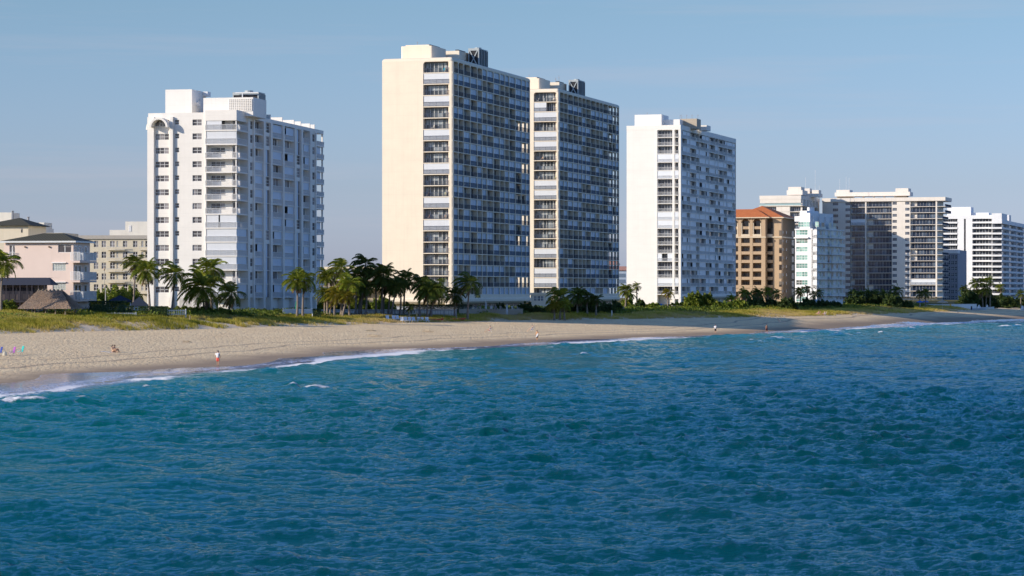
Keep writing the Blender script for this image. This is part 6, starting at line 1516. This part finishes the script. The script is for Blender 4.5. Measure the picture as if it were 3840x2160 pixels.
def umbrella(px, py, Y, w_, col, label, closed=False, hh=2.4):
    X = at(px, Y); Z = gz(X, Y); zt = zat(py, Y); r = empty('patio_umbrella', (X, Y, Z), 0, label, 'umbrella', 'patio umbrellas on the terraces'); m = MB(); m.tube([(0, 0, 0), (0, 0, zt-Z)], .04, 6); m.build('pole', [wmc], r)
    cm = flat('canvas_%d_%d' % (int(col[0]*100), int(col[2]*100)), col, .8); h = zt-Z; R_ = w_/F*Y/2; m = MB()
    if closed: m.rings([(0, 0, h-2.2, .16, .16), (0, 0, h-1.6, .24, .24), (0, 0, h-.4, .14, .14), (0, 0, h, .03, .03)])
    else:
        n = 8
        for i in range(n): a0 = 2*math.pi*i/n; a1 = 2*math.pi*(i+1)/n; p0 = (R_*math.cos(a0), R_*math.sin(a0), h-R_*.38); p1 = (R_*math.cos(a1), R_*math.sin(a1), h-R_*.38); m.poly([p0, p1, (0, 0, h)]); m.poly([(p0[0], p0[1], p0[2]-.2), (p1[0], p1[1], p1[2]-.2), p1, p0])
    m.build('canopy', [cm], r)
umbrella(1822, 1130, 566, 10, (.75, .70, .65), 'closed pale umbrella on the terrace of the tallest tower', True); umbrella(1901, 1141, 560, 10, (.72, .72, .72), 'closed white umbrella right of the terrace chairs', True)
umbrella(3450, 1127, 790, 26, (.02, .16, .62), 'bright blue umbrella by the pool, left of two'); umbrella(3470, 1126, 800, 26, (.02, .18, .66), 'bright blue umbrella by the pool, right of two'); umbrella(3534, 1125, 790, 42, (.55, .46, .36), 'beige umbrella right of the blue pair')
umbrella(3060, 1122, 735, 30, (.80, .84, .90), 'white umbrella before the rounded balconies, under dark palms'); umbrella(2478, 1138, 680, 28, (.03, .25, .62), 'blue canopy at the foot of the blank white flank'); umbrella(1111, 1128, 505, 9, (.02, .20, .12), 'closed dark green umbrella in front of the open ground floor', True)
for i, px in enumerate((1745, 1762, 1780, 1798, 1842, 1860, 1880, 1925, 1945)):
    X = at(px, 560); c = beach_chair(X, 560, R(200+i*17), [(.30, .24, .18), (.55, .52, .48), (.26, .22, .2)][i % 3], '', (.4, .38, .35), 'terrace chairs below the tallest tower')
    c['label'] = 'terrace chair at the foot of the tallest tower, '+['leftmost by the low palm', 'second from the left', 'just left of the solitary palm trunk', 'left of the closed pale umbrella', 'right of the closed pale umbrella', 'second right of the closed pale umbrella', 'before the dark round shrub', 'right of the closed white umbrella', 'rightmost near the porch'][i]; c.location.z = 4.75
# boats on the far beach
def skiff(px, py, L, rz, col, label):
    X, Y, Z = hit(px, py, 500, 900); r = empty('boat', (X, Y, Z+.1), rz, label, 'boat', 'boats pulled up on the far beach'); hm = flat('hull_%d' % int(col[2]*100), col, .35); m = MB(); n = 8
    for i in range(n+1):
        t = i/n; w_ = L*.19*(1-max(0, t-.45)**2*3.0); sh_ = .25*t*t; x = L*(t-.5); m.v += [(x, -w_, .75+sh_), (x, -w_*.6, .1+sh_*.4), (x, w_*.6, .1+sh_*.4), (x, w_, .75+sh_), (x, w_*.8, .5+sh_), (x, -w_*.8, .5+sh_)]
    for i in range(n):
        for k in range(6): a = i*6+k; b = i*6+(k+1) % 6; m.f.append((a, b, b+6, a+6)); m.mi.append(0)
    m.f.append(tuple(range(6))); m.f.append(tuple(range(n*6, n*6+6))[::-1]); m.mi += [0, 0]; m.build('hull', [hm], r, smooth=False)
    q_ = MB(); q_.box(-L*.08, L*.06, -.35, .35, .5, 1.35); q_.box(-L*.02, L*.0, -.35, .35, 1.35, 1.8); q_.build('console', [wmc], r); q_ = MB(); q_.box(-L*.55, -L*.5, -.18, .18, .3, 1.4); q_.build('outboard_motor', [flat('black_rim', (.03, .03, .03))], r); return r
skiff(3672, 1166, 5.6, R(25), (.50, .56, .66), 'pale grey boat resting on the sand before the dark thicket'); skiff(3702, 1162, 4.6, R(-10), (.70, .72, .74), 'smaller white boat beside the pale grey one'); skiff(3834, 1168, 3.4, R(100), (.85, .85, .86), 'small white boat cut by the right edge of the photo')
# lamp posts and the white floor lamp among palms
def lamp_post(px, pyt, Y, label):
    X = at(px, Y); Z = gz(X, Y); h = zat(pyt, Y)-Z; r = empty('lamp_post', (X, Y, Z), 0, label, 'lamp post', 'lamp posts behind the dune'); m = MB(); m.tube([(0, 0, 0), (0, 0, h)], [.12, .08], 7); m.build('pole', [flat('pale_pole', (.5, .48, .44))], r); m = MB(); m.rings([(0, 0, h-.5, .12, .12), (0, 0, h-.35, .24, .24), (0, 0, h-.02, .22, .22), (0, 0, h+.08, .05, .05)]); m.build('lamp_head', [flat('tan_lamp', (.45, .36, .28))], r)
lamp_post(396, 1068, 476, 'tall lamp post beside the pink house balconies'); lamp_post(391, 1006, 560, 'lamp post top showing above the pink house balconies')

# furniture on the open loggias of the cream towers
def loggia_chair(B, k, px, col, label, rz=0, tall=1.0):
    a = B.fx(px, .8); X = B.C[0]+a*B.c+.8*B.s; Y = B.C[1]-a*B.s+.8*B.c
    c = beach_chair(X, Y, rz, col, label, (.5, .5, .48), 'chairs on the cream tower loggias', tall); c.location.z = 63.2-2.8*k+.01; c.scale = (1.15, 1.15, 1.15)
for B_, k_, px_, c_, lb in ((T1, 0, 1660, (.0, .42, .60), 'turquoise chair on the top loggia of the tallest tower'), (T1, 2, 1674, (.45, .38, .3), 'tan chair two floors below the turquoise one, right side'), (T1, 5, 1622, (.85, .82, .76), 'white chair on the sixth loggia from the top, tallest tower'),
    (T1, 11, 1600, (.35, .2, .14), 'brown chair in the left half of a loggia, upper middle of the tallest tower'), (T1, 11, 1664, (.55, .5, .25), 'yellowish chair at the right of the same upper middle loggia'), (T1, 13, 1604, (.42, .2, .12), 'reddish wooden chair at the left of a middle loggia, tallest tower'), (T1, 13, 1664, (.42, .22, .13), 'reddish wooden chair at the right of a middle loggia, tallest tower'),
    (T1, 15, 1668, (.85, .82, .78), 'white lounge chair on a lower loggia of the tallest tower'), (T2, 0, 2014, (.8, .76, .66), 'cream chair at the left of the top loggia, second tower'), (T2, 0, 2072, (.75, .7, .6), 'cream chair at the right of the top loggia, second tower'), (T2, 6, 2030, (.6, .4, .25), 'tan chair on the first open loggia below the paired shutters, second tower'), (T2, 8, 2016, (.8, .76, .6), 'pale chair at the left of a middle loggia, second tower'), (T2, 8, 2078, (.6, .6, .3), 'olive chair at the right of a middle loggia, second tower')):
    loggia_chair(B_, k_, px_, c_, lb, R(200))
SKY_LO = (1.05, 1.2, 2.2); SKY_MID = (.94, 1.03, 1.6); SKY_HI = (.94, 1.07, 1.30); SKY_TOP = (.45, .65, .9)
# ---------------------------------------------------------------- camera, light, sky
cam = bpy.data.cameras.new('camera'); co = bpy.data.objects.new('camera', cam); COL.objects.link(co)
co.location = (0, 0, CH); co.rotation_euler = (R(90), 0, 0); cam.sensor_width = 36; cam.lens = 36*F/3840; cam.shift_y = (HY-1080)/3840
cam.clip_start = 1; cam.clip_end = 20000; SC.camera = co
SUN_AZ = 67.0; SUN_EL = 19.5                    # azimuth measured from -Y towards -X
sx, sy_, sz = -math.sin(R(SUN_AZ))*math.cos(R(SUN_EL)), -math.cos(R(SUN_AZ))*math.cos(R(SUN_EL)), math.sin(R(SUN_EL))
sun = bpy.data.lights.new('sun', 'SUN'); sun.energy = 5.0; sun.angle = R(.55); sun.color = (1, .88, .73)
so = bpy.data.objects.new('sun', sun); COL.objects.link(so)
so.rotation_euler = Vector((sx, sy_, sz)).to_track_quat('Z', 'Y').to_euler()
w = bpy.data.worlds.new('World'); SC.world = w; w.use_nodes = True; nt = w.node_tree; nt.nodes.clear()
out = nt.nodes.new('ShaderNodeOutputWorld'); bg = nt.nodes.new('ShaderNodeBackground'); sky = nt.nodes.new('ShaderNodeTexSky')
sky.sky_type = 'NISHITA'; sky.sun_disc = False; sky.sun_elevation = R(SUN_EL); sky.sun_rotation = math.atan2(sx, sy_)
sky.altitude = 0; sky.air_density = 1.0; sky.dust_density = .6; sky.ozone_density = 2.5
tc = nt.nodes.new('ShaderNodeTexCoord'); mp = nt.nodes.new('ShaderNodeMapping'); mp.inputs['Scale'].default_value = (1.2, 1.2, 26)
nz = nt.nodes.new('ShaderNodeTexNoise'); nz.inputs['Scale'].default_value = 2.4; nz.inputs['Detail'].default_value = 7; nz.inputs['Roughness'].default_value = .62
nt.links.new(tc.outputs['Generated'], mp.inputs[0]); nt.links.new(mp.outputs[0], nz.inputs['Vector'])
rp = nt.nodes.new('ShaderNodeValToRGB'); rp.color_ramp.elements[0].position = .50; rp.color_ramp.elements[1].position = .80
rp.color_ramp.elements[1].color = (.30, .30, .30, 1); rp.color_ramp.elements[0].color = (0, 0, 0, 1)
nt.links.new(nz.outputs['Fac'], rp.inputs[0])
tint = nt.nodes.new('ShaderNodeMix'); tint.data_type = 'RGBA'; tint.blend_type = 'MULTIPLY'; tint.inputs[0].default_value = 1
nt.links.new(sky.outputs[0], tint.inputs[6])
# a touch more blue higher up, greyer near the horizon
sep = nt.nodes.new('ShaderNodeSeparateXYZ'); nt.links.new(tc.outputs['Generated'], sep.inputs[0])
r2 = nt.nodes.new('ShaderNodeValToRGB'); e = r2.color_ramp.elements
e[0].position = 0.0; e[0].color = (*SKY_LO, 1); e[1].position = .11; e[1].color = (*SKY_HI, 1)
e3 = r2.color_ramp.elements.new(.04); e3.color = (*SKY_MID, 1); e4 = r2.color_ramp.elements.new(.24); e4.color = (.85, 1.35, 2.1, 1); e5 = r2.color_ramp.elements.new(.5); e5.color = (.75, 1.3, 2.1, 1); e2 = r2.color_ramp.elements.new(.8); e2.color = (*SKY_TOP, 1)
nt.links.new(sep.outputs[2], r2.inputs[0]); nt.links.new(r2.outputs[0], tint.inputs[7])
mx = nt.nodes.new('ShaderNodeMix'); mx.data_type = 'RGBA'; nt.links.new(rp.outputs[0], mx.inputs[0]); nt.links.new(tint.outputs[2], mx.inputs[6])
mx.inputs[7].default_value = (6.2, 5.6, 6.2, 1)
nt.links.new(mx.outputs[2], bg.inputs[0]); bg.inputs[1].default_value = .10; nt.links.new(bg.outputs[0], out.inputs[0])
SC.view_settings.view_transform = 'Standard'; SC.view_settings.look = 'None'; SC.view_settings.exposure = 0
SC.cycles.max_bounces = 6; SC.cycles.diffuse_bounces = 3; SC.cycles.caustics_reflective = False; SC.cycles.caustics_refractive = False
